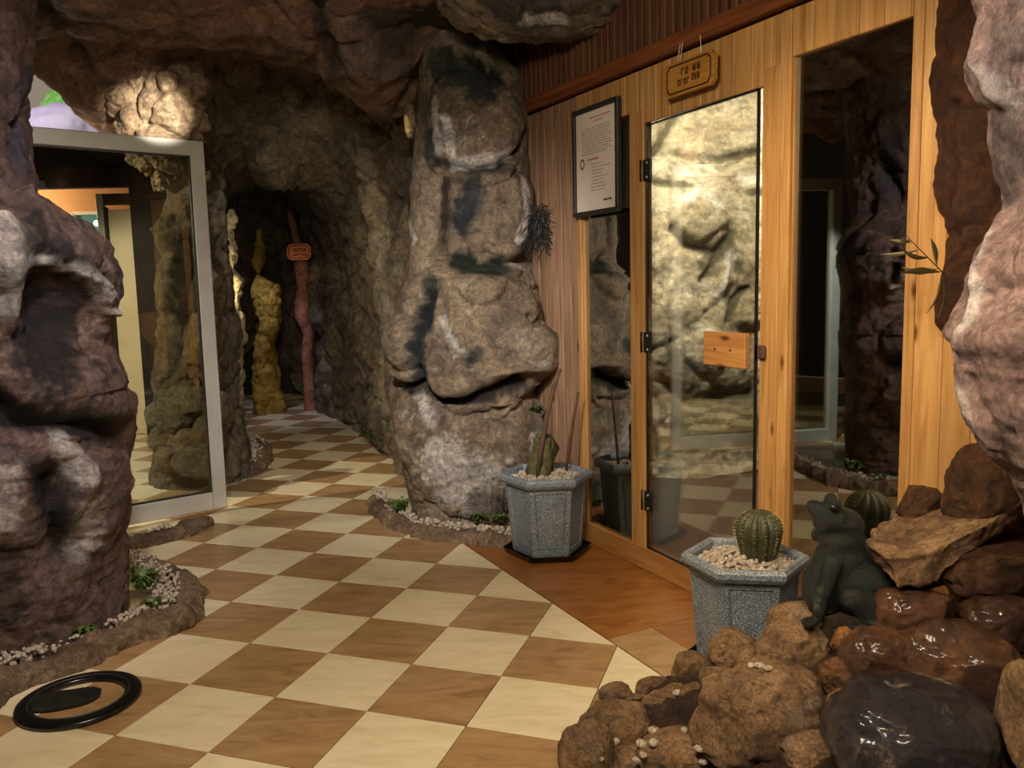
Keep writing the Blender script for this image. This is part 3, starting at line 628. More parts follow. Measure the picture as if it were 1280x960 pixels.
# ceiling of the front chamber
def ceilP(x0, x1, y0, y1, nx, ny):
    X = np.linspace(x0, x1, nx); Y = np.linspace(y0, y1, ny); X, Y = np.meshgrid(X, Y)
    Z = 2.62+0*X
    def lobe(px, py, dep, rx, ry, h):
        nonlocal Z
        c = at(px, py, dep); d = ((X-c[0])/rx)**2+((Y-c[1])/ry)**2; Z = Z-h*np.exp(-d*1.2)
    return X, Y, Z, lobe
def build_ceiling():
    X = np.linspace(-4.9, 2.4, 330); Y = np.linspace(.2, 8.4, 330); X, Y = np.meshgrid(X, Y)
    Z = 2.62+.0*X
    Z += .55*np.exp(-(((X+1.55)/.62)**2+((Y-6.4)/.9)**2))           # corridor crown
    def lobe(px, z, dep, rx, ry, h):
        nonlocal Z
        cx = (px-640)/F*dep*1.02; d = np.abs((X-cx)/rx)**2.4+np.abs((Y-dep)/ry)**2.4; Z = Z-h*np.exp(-d)
    lobe(172, 0, 5.15, .40, .42, .30); lobe(225, 0, 5.45, .24, .28, .26); lobe(20, 0, 3.6, .5, .5, .15)
    lobe(395, 0, 5.7, .36, .4, .08); lobe(470, 0, 5.3, .28, .5, .16); lobe(500, 0, 4.8, .25, .5, .28)
    lobe(330, 0, 4.3, .5, .35, .10)
    sg_ = lambda v: 1/(1+np.exp(-v))
    Z = Z+1.3*sg_((-2.74-X)/.04)*sg_((Y-4.80)/.06)
    return np.stack([X, Y, Z], -1)
P = build_ceiling()
ce = rock('ceiling', P, 'rock_ceiling', False, -1, seed=12, amp=.09, fr=1.5, crease=.045, cfr=1.6, fine=.012, feats=[
    ('r', [(380, 10), (430, 70), (470, 130)], .09, .07), ('c', [(395, 5), (420, 60), (440, 90)], .04, .07), ('b', [(400, 60)], .35, .08), ('c', [(60, 20), (95, 75), (120, 110)], .05, .08), ('c', [(130, 10), (150, 60)], .05, .06), ('r', [(110, 110), (125, 150)], .08, .06)],
    paint_and_shade=[(TEAL, [(480, 20), (500, 60)], .16, .7), (srgb(150, 136, 130), [(430, 20), (450, 60), (500, 90)], .10, .5), (DARK, [(60, 20), (95, 75)], .06, .7), (DARK, [(400, 20), (430, 85)], .05, .7)])
ce['kind'] = 'structure'

# light coloured rock lobe hanging over the white door
c = at(196, 108, 5.0)
lb_ = rock('hanging_lobe', ellipsoid((c[0], c[1], c[2]), (.28, .20, .58), 200, 220), 'rock_lobe', True, 1, seed=27, amp=.09, fr=3.2, crease=.05, cfr=4, fine=.022, paint_and_shade=[(srgb(120, 84, 60), [(230, 60)], .10, .7), (srgb(110, 96, 80), [(180, 112)], .06, .6)])
tag(lb_, 'brightly lit pale rock lobe hanging from the ceiling above the white framed door', 'rock')

# rock leg between the white door and the corridor
lg_rows = [(120, 215, 262, 5.75, .18), (190, 222, 262, 5.75, .2), (225, 216, 276, 5.75, .22), (250, 210, 280, 5.75, .24), (262, 206, 272, 5.75, .25), (280, 202, 284, 5.75, .27), (330, 200, 290, 5.75, .30), (380, 196, 293, 5.75, .32), (430, 196, 296, 5.75, .33), (480, 196, 298, 5.75, .34), (540, 192, 305, 5.75, .36), (580, 190, 318, 5.75, .36), (610, 190, 322, 5.75, .36)]
P = column(lg_rows, 220, 260, 2.2, zmin=-.02, zmax=2.75, sm=3)
lg = rock('wall_rock_leg', P, 'rock_olive', True, 1, seed=14, amp=.05, fr=2.6, crease=.04, cfr=2.6, fine=.014, feats=[
    ('r', [(205, 290), (220, 320), (205, 380)], .06, .08), ('c', [(235, 300), (228, 420), (215, 440)], .08, .12), ('b', [(250, 430)], .16, .06), ('c', [(278, 300), (286, 360), (288, 420)], .03, .05)],
    paint_and_shade=[(srgb(150, 110, 60), [(240, 430), (250, 470)], .14, .6), (DARK, [(245, 300), (240, 380)], .12, .7), (GRN, [(270, 250)], .06, .6)])
lg['kind'] = 'structure'

# corridor: rings of (x, y, depth) stations, near to far, left floor over the top to the right floor
def ring(dep, pts): return [at(p[0], p[1], p[2] if len(p) > 2 else dep) for p in pts]
R_ = [ring(5.0, [(262, 612, 5.75), (258, 400, 5.75), (240, 190, 5.6), (235, 60, 5.4), (330, -70), (440, -50), (500, 20), (520, 120), (525, 280), (522, 420), (520, 520), (518, 640)]),
      ring(5.6, [(262, 600, 5.85), (258, 400, 5.85), (244, 200, 5.8), (262, 96), (335, 58), (400, 76), (452, 126), (486, 190), (498, 300), (498, 420), (496, 520), (492, 604)]),
      ring(6.3, [(262, 572), (258, 400), (240, 220), (268, 150), (332, 115), (392, 138), (438, 180), (464, 240), (474, 330), (476, 430), (478, 510), (482, 572)]),
      ring(7.0, [(260, 550), (256, 400), (242, 280), (285, 196), (335, 213), (378, 216), (412, 246), (438, 285), (448, 350), (452, 430), (456, 500), (460, 552)]),
      ring(7.5, [(258, 538), (255, 400), (245, 300), (285, 215), (335, 205), (385, 230), (410, 262), (428, 300), (438, 360), (440, 430), (442, 490), (444, 538)]),
      ring(8.6, [(256, 515), (254, 400), (255, 300), (290, 240), (335, 225), (370, 240), (388, 280), (396, 330), (400, 380), (402, 430), (402, 480), (402, 516)]),
      ring(9.9, [(260, 496), (262, 400), (275, 320), (300, 270), (330, 250), (355, 265), (370, 300), (376, 340), (380, 380), (382, 430), (382, 470), (382, 496)]),
      ring(10.2, [(318, 430), (320, 420), (322, 415), (324, 410), (326, 408), (328, 408), (330, 410), (331, 414), (332, 418), (332, 424), (331, 428), (330, 430)])]
P = surf(R_, 330, 300)
co = rock('wall_corridor', P, 'rock_olive', False, -1, seed=21, amp=.13, fr=1.9, crease=.06, cfr=2.4, fine=.016, feats=[
    ('b', [(362, 205)], .32, .14), ('r', [(455, 100), (500, 170), (512, 240)], .08, .08), ('c', [(440, 180), (470, 250), (500, 260)], .06, .08)],
    paint_and_shade=[(srgb(120, 82, 58), [(350, 60), (460, 100)], .5, .6), (TEALG, [(450, 185)], .14, .7), (srgb(150, 140, 130), [(470, 300), (480, 400)], .12, .4), (GRN, [(480, 540)], .1, .6)])
co['kind'] = 'structure'

# ================================================================== small geometry helpers
_ico = {}
def ico(sub):
    if sub not in _ico:
        bm = bmesh.new(); bmesh.ops.create_icosphere(bm, subdivisions=sub, radius=1)
        bm.verts.ensure_lookup_table(); _ico[sub] = (np.array([v.co[:] for v in bm.verts]), [[v.index for v in f.verts] for f in bm.faces]); bm.free()
    return _ico[sub]
def pebbles(name, pts, rmin, rmax, mt, parent=None, seed=0):
    V0, F0 = ico(1); rs = np.random.RandomState(seed); VV = []; FF = []; n = 0
    for p in pts:
        r = rs.uniform(rmin, rmax); sc = r*rs.uniform(.6, 1.1, 3); R_ = Matrix.Rotation(rs.uniform(0, 6.28), 3, Vector(rs.normal(size=3)).normalized())
        v = (V0*(1+rs.uniform(-.18, .18, (len(V0), 1))))*sc; v = v@np.array(R_).T+np.array(p); VV.append(v); FF += [[a+n for a in f] for f in F0]; n += len(V0)
    me = bpy.data.meshes.new(name); me.from_pydata(np.vstack(VV).tolist(), [], FF); me.update(); return link(name, me, mt, parent, True)
def boulder(name, c, r, mt, label, cat='rock', group=None, seed=0, rz=0., tilt=0., flat=.0, lump=.16, sub=5, facet=.10):
    V0, F0 = ico(sub); rs = np.random.RandomState(seed+100)
    U = V0.copy(); o = rs.uniform(-50, 50, 3)
    V = np.sign(U)*np.abs(U)**.82; V /= np.linalg.norm(V, axis=1, keepdims=True)**.55
    for k in range(7):   # chopped faces
        d = rs.normal(size=3); d /= np.linalg.norm(d); h = rs.uniform(.72, .98); t = np.maximum(V@d-h, 0); V = V-(t*(.75+facet))[:, None]*d
    V = V*(1+lump*fbm(U+o, 1.3, 4, seed)+.05*fbm(U+o, 5, 3, seed+3)+.035*ridged(U+o, 4, 2, seed+4))[:, None]
    V = V*np.array(r); V = V@np.array(Matrix.Rotation(tilt, 3, 'Y')).T@np.array(Matrix.Rotation(rz, 3, 'Z')).T
    me = bpy.data.meshes.new(name); me.from_pydata(V.tolist(), [], F0); me.update(); ob_ = link(name, me, mt, None, True); ob_.location = c; me.attributes.new('Tint', 'FLOAT_COLOR', 'POINT').data.foreach_set('color', np.zeros(len(V)*4, np.float32))
    if label: tag(ob_, label, cat, group)
    return ob_
def kerb(name, pts, wd_, h, seed=0, label=None, wob=.2):
    A = crom(np.array([[p] for p in pts], float), 40*len(pts))[:, 0]
    T = np.gradient(A, axis=0); T /= np.linalg.norm(T, axis=1, keepdims=True); Nn = np.stack([-T[:, 1], T[:, 0], 0*T[:, 0]], 1)
    th = np.linspace(-.25, math.pi+.25, 22); P = np.zeros((len(A), len(th), 3))
    for k, t in enumerate(th): P[:, k] = A+Nn*(wd_/2*math.cos(t))+np.array([0, 0, 1])*(h*math.sin(t))
    o = rock(name, P, 'kerb', False, -1, seed=seed, amp=.03, fr=6, crease=.014, cfr=7, fine=.005); 
    if label: tag(o, label, 'kerb')
    return o
def band(pts, n, wd_, z0, z1, seed, off=0):
    rs = np.random.RandomState(seed); A = crom(np.array([[p] for p in pts], float), 400)[:, 0]; T = np.gradient(A, axis=0); T /= np.linalg.norm(T, axis=1, keepdims=True)
    k = rs.randint(0, 400, n); return A[k]+np.stack([-T[k, 1], T[k, 0], 0*T[k, 0]], 1)*(off+rs.uniform(-wd_/2, wd_/2, n))[:, None]+np.stack([0*k, 0*k, rs.uniform(z0, z1, n)], 1)
def tuft(name, c, r, n, label, seed=0, mt='leaf', h=1.0, lw=.010):
    rs = np.random.RandomState(seed); bm = bmesh.new()
    for i in range(n):
        a = rs.uniform(0, 6.28); L = r*rs.uniform(.6, 1.2); b0 = Vector((rs.uniform(-.3, .3)*r, rs.uniform(-.3, .3)*r, 0)); d = Vector((math.cos(a), math.sin(a), 0)); up = Vector((0, 0, 1)); sd = d.cross(up)*lw*rs.uniform(.7, 1.3)
        p0 = b0; p1 = b0+d*L*.45+up*L*.75*h; p2 = b0+d*L*.95+up*L*(.8 if i % 2 else .45)*h
        v = [bm.verts.new(q_) for q_ in (p0-sd*.3, p0+sd*.3, p1+sd, p2, p1-sd)]; bm.faces.new((v[0], v[1], v[2], v[4])); bm.faces.new((v[4], v[2], v[3]))
        w_ = bm.verts.new(p1-Vector((0, 0, .25*lw)))
    o = bmobj(name, bm, mt); o.location = c; tag(o, label, 'plant'); return o

# ================================================================== white framed glass door on the left
PF = onz(283, 633, .02); PB = onz(165, 655, .02); dd = PB-PF; dd /= np.linalg.norm(dd); DANG = math.atan2(dd[1], dd[0])
d2 = empty('door_2', (PF[0], PF[1], .02), DANG); d2['kind'] = 'structure'
DWD = .96; DH = 2.13
def dbox(name, a, b, z0, z1, y0, y1, mt, parent=d2, bev=.004): return box(name, ((a+b)/2, (y0+y1)/2, (z0+z1)/2), (b-a, y1-y0, z1-z0), mt, parent, bev)
st = dbox('stile', 0, .080, 0, DH, -.02, .02, 'alu'); dbox('stile', DWD-.065, DWD, 0, DH, -.02, .02, 'alu')
dbox('top_rail', .081, DWD-.066, DH-.085, DH, -.02, .02, 'alu'); dbox('bottom_rail', .081, DWD-.066, 0, .105, -.02, .02, 'alu')
dbox('pane', .075, DWD-.06, .10, DH-.08, -.003, .003, 'clear_glass', bev=0)
for z in (1.86, 1.83): bm = bmesh.new(); tube(bm, [(0, -.024, 0), (0, -.015, 0)], .006, 8); o = bmobj('lock_hole', bm, 'black', st); o.location = (0, 0, z-DH/2+.02)
for nm_, a, b, z0, z1 in (('gasket', .080, .088, .10, DH-.08), ('gasket', DWD-.072, DWD-.065, .10, DH-.08)): dbox(nm_, a, b, z0, z1, -.012, .012, 'black_matte', bev=0)
dbox('gasket', .088, DWD-.072, .104, .114, -.012, .012, 'black_matte', bev=0); dbox('gasket', .088, DWD-.072, DH-.094, DH-.085, -.012, .012, 'black_matte', bev=0)
d2f = empty('door_frame', (PF[0], PF[1], .0), DANG); d2f['kind'] = 'structure'
dbox('jamb', DWD+.01, DWD+.07, 0, 2.24, -.03, .04, 'alu', d2f)
dbox('jamb', DWD+.46, DWD+.54, 0, 2.06, -.03, .04, 'alu', d2f); dbox('frame_head', DWD+.07, DWD+.46, 1.97, 2.06, -.03, .04, 'alu', d2f); dbox('frame_sill', DWD+.07, DWD+.46, 0.0, .10, -.03, .04, 'alu', d2f)
dbox('side_pane', DWD+.07, DWD+.46, .10, 1.97, -.003, .003, 'clear_glass', d2f, 0)

# ================================================================== the room and yard seen past and through that door
lr = empty('wall_back', (0, 0, 0)); lr['kind'] = 'structure'
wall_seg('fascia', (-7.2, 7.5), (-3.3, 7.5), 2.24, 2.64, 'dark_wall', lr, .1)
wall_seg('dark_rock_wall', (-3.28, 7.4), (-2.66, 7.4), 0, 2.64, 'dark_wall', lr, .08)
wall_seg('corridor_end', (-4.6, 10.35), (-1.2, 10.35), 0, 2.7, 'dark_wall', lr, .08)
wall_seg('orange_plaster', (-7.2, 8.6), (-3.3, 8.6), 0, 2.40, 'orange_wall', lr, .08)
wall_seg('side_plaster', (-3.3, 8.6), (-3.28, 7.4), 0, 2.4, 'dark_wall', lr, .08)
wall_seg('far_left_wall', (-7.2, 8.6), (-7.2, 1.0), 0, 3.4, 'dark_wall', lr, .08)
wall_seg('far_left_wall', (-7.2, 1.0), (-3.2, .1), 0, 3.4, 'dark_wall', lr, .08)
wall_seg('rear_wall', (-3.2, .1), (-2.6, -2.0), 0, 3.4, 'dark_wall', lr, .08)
box('room_ceiling', (-5.2, 8.05, 2.42), (3.9, 1.2, .04), 'orange_wall', lr, 0)
box('yard_floor', (-5.9, 4.9, -.04), (2.7, 8.0, .05), 'tile_brown', lr, 0)
# window in the orange room
w3 = empty('window_3', tuple(at(127, 400, 8.5)), 0); w3['kind'] = 'structure'
wz = at(127, 400, 8.5)[2]; ww = 48/F*8.5; wh = at(127, 266, 8.5)[2]-wz
box('pane', (0, .03, wh/2), (ww, .01, wh), 'teal_pane', w3, 0)
for c_, s_ in (((-ww/2, 0, wh/2), (.04, .05, wh)), ((ww/2, 0, wh/2), (.05, .05, wh)), ((0, 0, wh), (ww, .05, .035)), ((0, 0, 0), (ww, .05, .03)), ((.06, 0, wh/2), (.02, .04, wh))): box('window_frame', c_, s_, 'cream', w3)
c = at(121, 279, 8.42); bm = bmesh.new(); bmesh.ops.create_uvsphere(bm, u_segments=12, v_segments=8, radius=.03); o = bmobj('window_glint', bm, 'glint', None, True); o.location = c; tag(o, 'glowing ball drawing a bright reflection as a white lamp in front of the teal window', 'glint')  # glowing ball stands in for a bright reflection at the window
# shelf with dark front under the window
c = at(147, 462, 8.3); sh = empty('bench', (c[0], c[1]-.2, 0)); tag(sh, 'bench with pale top and dark red front below the teal window', 'bench')
box('bench_top', (0, 0, c[2]), (.60, .40, .05), 'cream', sh); box('bench_front', (0, .02, c[2]/2-.02), (.56, .34, c[2]-.05), 'red_trim', sh)
# cream inner door leaf standing open
a = onz(190, 541); b = onz(166, 543); L = .26
d3 = empty('door_3', (a[0], a[1], 0), math.radians(180)); d3['kind'] = 'structure'
def ebox(name, x0, x1, z0, z1, y0, y1, mt): return box(name, ((x0+x1)/2, (y0+y1)/2, (z0+z1)/2), (x1-x0, y1-y0, z1-z0), mt, d3)
ebox('door_leaf', .0, .235, .0, 2.06, -.03, .03, 'cream'); ebox('door_edge', -.05, -.002, 0, 2.1, -.03, .05, 'stick'); ebox('jamb', .24, .262, 0, 2.08, .0, .05, 'black_matte'); ebox('jamb', .265, .325, 0, 2.2, .0, .05, 'alu'); ebox('head_panel', -.05, .325, 2.1, 2.2, .0, .04, 'stick')
# lit rock hill and greenery outside, seen through the gap above the door
o = boulder('garden_rock', at(58, 150, 9.2)+np.array([0, .6, -.32]), (.75, .5, .66), 'lilac', 'pale lilac sunlit rock outside the opening above the white door', seed=3, lump=.1)
o = boulder('garden_shrub', at(54, 116, 9.8)+np.array([0, .7, -.12]), (.45, .4, .34), 'green_far', 'bright green shrub outside the opening above the white door', 'plant', seed=5, lump=.35)
w_ = box('garden_wall', at(60, 176, 8.7)+np.array([0, 0, -.12]), (1.0, .10, .30), 'cream', None, .01); tag(w_, 'sunlit cream wall top outside the opening above the white door', 'wall')

# boulders heaped at the foot of the rock leg behind the white door
for k, (x, y, rx, ry, D) in enumerate([(205, 545, 15, 17, 5.45), (225, 525, 15, 16, 5.42), (250, 505, 17, 18, 5.42), (215, 574, 15, 16, 5.3), (236, 560, 14, 20, 5.28), (262, 545, 16, 22, 5.25), (256, 575, 22, 18, 5.15), (232, 578, 13, 14, 5.2), (198, 520, 12, 14, 5.5), (274, 515, 14, 20, 5.3)]):
    p = at(x, y, D); boulder('boulder', p, (rx/F*D*1.35, rx/F*D*1.3, ry/F*D*1.25), 'rock_olive', ['upper left olive boulder of the heap behind the glass door', 'olive boulder near the middle of the heap behind the glass door', 'tall olive boulder high in the heap behind the glass door', 'lowest left olive boulder of the heap behind the glass door', 'narrow leaning boulder low in the heap behind the glass door', 'right hand boulder of the heap behind the glass door, above the widest one', 'widest grey boulder at the foot of the heap behind the glass door', 'small boulder between the two lowest ones behind the glass door', 'topmost left small boulder of the heap behind the glass door', 'boulder beside the door stile at the right of the heap'][k], group='boulders heaped behind the glass door', seed=k, sub=4)

# corridor pieces
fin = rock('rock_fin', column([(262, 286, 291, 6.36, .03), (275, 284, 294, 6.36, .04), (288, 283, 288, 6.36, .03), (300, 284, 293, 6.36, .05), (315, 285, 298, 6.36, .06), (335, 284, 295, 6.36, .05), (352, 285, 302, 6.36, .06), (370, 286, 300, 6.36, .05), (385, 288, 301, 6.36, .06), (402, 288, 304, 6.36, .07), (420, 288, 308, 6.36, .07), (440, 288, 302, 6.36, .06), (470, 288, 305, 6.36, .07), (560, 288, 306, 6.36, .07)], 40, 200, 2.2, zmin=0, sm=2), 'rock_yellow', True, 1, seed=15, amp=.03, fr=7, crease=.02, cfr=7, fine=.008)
tag(fin, 'thin ragged yellow lit rock edge just behind the rock beside the white door', 'rock')
sg_rows = [(262, 361, 364, 8.9, .02), (280, 362, 370, 8.9, .04), (305, 365, 379, 8.9, .07), (330, 368, 387, 8.9, .09), (352, 370, 388, 8.9, .09), (359, 373, 384, 8.9, .06), (366, 370, 388, 8.9, .09), (395, 369, 389, 8.9, .10), (418, 379, 395, 8.9, .09), (440, 377, 390, 8.9, .08), (465, 378, 392, 8.9, .08), (490, 380, 397, 8.9, .09), (512, 379, 402, 8.9, .10)]
sg = rock('stalagmite', column(sg_rows, 40, 140, 2.2, zmin=0, sm=3), 'rock_red', True, 1, seed=4, amp=.02, fr=4, crease=.0, fine=.006); tag(sg, 'thin reddish pointed rock pillar at the end of the corridor', 'rock pillar')
ss = empty('wooden_sign', tuple(at(374, 315, 8.72)), .05); tag(ss, 'small orange wooden sign fixed on the reddish rock pillar', 'sign')
def signboard(parent, W_, H_, t, mt, cut=.22):
    c_ = H_*cut; pts = [(-W_/2+c_, -H_/2), (W_/2-c_, -H_/2), (W_/2, -H_/2+c_), (W_/2, H_/2-c_), (W_/2-c_, H_/2), (-W_/2+c_, H_/2), (-W_/2, H_/2-c_), (-W_/2, -H_/2+c_)]
    bm = bmesh.new(); f = bm.faces.new([bm.verts.new((x, -t/2, z)) for x, z in pts]); r = bmesh.ops.extrude_face_region(bm, geom=[f]); bmesh.ops.translate(bm, vec=(0, t, 0), verts=[v for v in r['geom'] if isinstance(v, bmesh.types.BMVert)])
    bmesh.ops.recalc_face_normals(bm, faces=bm.faces); bmobj('board', bm, mt, parent)
    bm = bmesh.new(); k = .80; q_ = [(x*.86, z*k) for x, z in pts]; w_ = H_*.028
    for (x0, z0), (x1, z1) in zip(q_, q_[1:]+q_[:1]):
        tube(bm, [(x0, -t/2, z0), (x1, -t/2, z1)], w_, 6)
    bmobj('burnt_border', bm, 'sign_burn', parent)
def scrawl(parent, rows, t, mt, name='lettering', seed=0):
    rs = np.random.RandomState(seed); bm = bmesh.new()
    for (x0, x1, z, h, n) in rows:
        w_ = (x1-x0)/n
        for i in range(n):
            xc = x0+(i+.5)*w_; k = rs.randint(4)
            bx(bm, (xc-w_*.28, -t/2-.0008, z), (w_*.2, .0016, h))
            if k != 1: bx(bm, (xc+w_*.2, -t/2-.0008, z), (w_*.2, .0016, h))
            bx(bm, (xc, -t/2-.0008, z+(h*.38 if k % 2 else 0)), (w_*.5, .0016, h*.22))
            if k in (0, 3): bx(bm, (xc, -t/2-.0008, z-h*.38), (w_*.5, .0016, h*.22))
    bmobj(name, bm, mt, parent)
signboard(ss, .245, .165, .03, 'sign_orange'); scrawl(ss, [(-.05, .08, .022, .036, 5), (-.06, .09, -.030, .030, 7)], .03, 'sign_burn', seed=3)
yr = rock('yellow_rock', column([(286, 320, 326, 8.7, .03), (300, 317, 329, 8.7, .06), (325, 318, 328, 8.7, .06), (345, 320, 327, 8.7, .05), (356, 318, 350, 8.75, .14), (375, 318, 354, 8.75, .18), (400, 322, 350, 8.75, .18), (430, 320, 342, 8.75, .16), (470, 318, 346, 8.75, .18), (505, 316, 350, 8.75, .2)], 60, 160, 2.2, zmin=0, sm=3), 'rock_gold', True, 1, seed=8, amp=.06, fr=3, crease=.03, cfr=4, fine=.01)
tag(yr, 'ragged yellow lit rock standing left of the reddish pillar in the corridor', 'rock')

# ================================================================== kerbs, gravel and tufts
kp = [onz(x, y, .0) for x, y in [(-700, 1010), (-300, 960), (-60, 905), (0, 868), (80, 838), (160, 803), (222, 782), (238, 760), (232, 738), (208, 722), (180, 712)]]
kerb('stone_kerb', kp, .12, .075, 31, 'low stone kerb curving round the foot of the left rock pillar')
pk = [p+np.array([-.11, .05, 0]) for p in kp]
tag(pebbles('white_gravel', band(pk, 1100, .10, .035, .075, 4), .007, .014, 'gravel', seed=4), 'white gravel behind the kerb of the left rock pillar', 'gravel', kind='stuff')
kc = [onz(x, y, 0) for x, y in [(470, 628), (488, 650), (530, 668), (590, 676), (640, 680), (690, 676)]]
kerb('stone_kerb', kc, .13, .05, 33, 'low stone kerb along the foot of the centre rock pillar')
tag(pebbles('white_gravel', band([p+np.array([0, .08, 0]) for p in kc], 500, .07, .025, .06, 5), .008, .016, 'gravel', seed=5), 'white gravel at the foot of the centre rock pillar', 'gravel', kind='stuff')
kl = [onz(x, y, 0) for x, y in [(262, 600), (290, 598), (318, 590), (328, 572), (322, 556)]]
kerb('stone_kerb', kl, .14, .07, 35, 'dark stone kerb at the foot of the rock beside the white door')
tag(pebbles('white_gravel', band([p+np.array([-.05, .07, 0]) for p in kl], 160, .10, .05, .09, 6), .010, .02, 'gravel', seed=6), 'white gravel at the rock beside the white door', 'gravel', kind='stuff')
kd = [onz(x, y, 0) for x, y in [(150, 690), (180, 680), (215, 672), (250, 655)]]
kerb('stone_kerb', kd, .17, .05, 37, 'short dark stone kerb under the white framed door')
tag(pebbles('white_gravel', band([p+np.array([-.02, .03, 0]) for p in kd[1:3]], 40, .05, .05, .06, 7), .008, .015, 'gravel', seed=7), 'white gravel on the kerb under the white door', 'gravel', kind='stuff')
for k, (x, y, z, r, n, lb) in enumerate([(180, 735, .06, .055, 40, 'dark green tuft beside the right foot of the left pillar'), (105, 795, .05, .035, 26, 'small dark tuft in the gravel before the left pillar'), (45, 808, .05, .03, 20, 'small yellowish tuft in the gravel at the photo left edge'), (190, 760, .05, .03, 24, 'small tuft between pebbles at the curve of the left kerb'),
        (578, 650, .04, .05, 44, 'dark tuft at the middle foot of the centre pillar'), (500, 640, .05, .05, 34, 'tuft at the left corner of the centre pillar'), (598, 652, .04, .04, 34, 'green tuft next to the gravel of the centre pillar'), (625, 652, .04, .03, 24, 'tiny tuft by the pot at the centre pillar'), (462, 550, .05, .06, 30, 'green tuft at the corridor wall left of the centre pillar'), (488, 562, .05, .07, 36, 'green tuft behind the left corner of the centre pillar')]):
    tuft('grass_tuft', onz(x, y, z), r*1.5, int(n*1.6), lb, seed=k)
p = onz(160, 770, .055); tuft('pink_flower', p, .018, 9, 'tiny pink flower in the gravel of the left pillar', 9, 'flower', .6, .006)

# ================================================================== notice frame and hanging sign
nf = empty('notice_frame', tuple(Wp(.074, 1.865, .030)), WANG); tag(nf, 'framed printed notice with thin black frame left of the glass door', 'notice')
FWd, FHt = .362, .475
for c_, s_ in (((0, 0, FHt/2), (FWd+.022, .022, .022)), ((0, 0, -FHt/2), (FWd+.022, .022, .022)), ((-FWd/2, 0, 0), (.022, .022, FHt)), ((FWd/2, 0, 0), (.022, .022, FHt))): box('frame_bar', c_, s_, 'black_matte', nf, .002)
box('paper_sheet', (0, .004, 0), (FWd-.02, .006, FHt-.02), 'paper', nf, 0)
rs = np.random.RandomState(2); bm1 = bmesh.new(); bm2 = bmesh.new(); bm3 = bmesh.new()
def dashes(bm, x0, x1, z, h):
    x = x0
    while x < x1:
        l = rs.uniform(.004, .014); bx(bm, (min(x+l/2, x1), .0006, z), (l, .0008, h)); x += l+rs.uniform(.002, .004)
dashes(bm2, -.05, .12, .195, .006); dashes(bm2, -.02, .06, .178, .005)
for i in range(11): dashes(bm1, -.12, rs.uniform(.09, .13), .150-i*.0115, .0032)
dashes(bm2, -.07, .02, .008, .008)
for i in range(9): dashes(bm1, -.05+rs.uniform(0, .02), rs.uniform(.04, .12), -.015-i*.015, .0032)
dashes(bm3, .06, .12, -.185, .010)
bmobj('printed_lines', bm1, 'ink', nf)['kind'] = 'stuff'; bmobj('printed_heading', bm2, 'ink_red', nf)['kind'] = 'stuff'; bmobj('handwritten_note', bm3, 'ink_brown', nf)
bm = bmesh.new(); N_ = 20; ra, rb_ = .013, .020
A = [bm.verts.new((-.118+ra*math.cos(6.283*k/N_), .0004, -.005+1.25*ra*math.sin(6.283*k/N_))) for k in range(N_)]; B = [bm.verts.new((-.118+rb_*math.cos(6.283*k/N_), .0004, -.005+1.25*rb_*math.sin(6.283*k/N_))) for k in range(N_)]
for k in range(N_): bm.faces.new((A[k], A[(k+1) % N_], B[(k+1) % N_], B[k]))
bmobj('ring_emblem', bm, 'ink_brown', nf)
hsg = empty('hanging_sign', tuple(Wp(.765, 2.085, .045)), WANG); tag(hsg, 'small wooden sign with burnt lettering hung on strings above the glass door', 'sign')
signboard(hsg, .300, .128, .016, 'sign_wood', .16); scrawl(hsg, [(-.045, .005, .020, .026, 2), (.025, .075, .022, .026, 2), (-.065, .010, -.018, .024, 4), (.020, .070, -.012, .026, 3)], .016, 'sign_burn', seed=1)
for x0, x1 in ((-.06, -.055), (.07, .045), (-.075, -.07)):
    bm = bmesh.new(); tube(bm, [(x0, -.002, .055), (x1, .012, .145)], .0012, 5); bmobj('string', bm, 'paper', hsg)

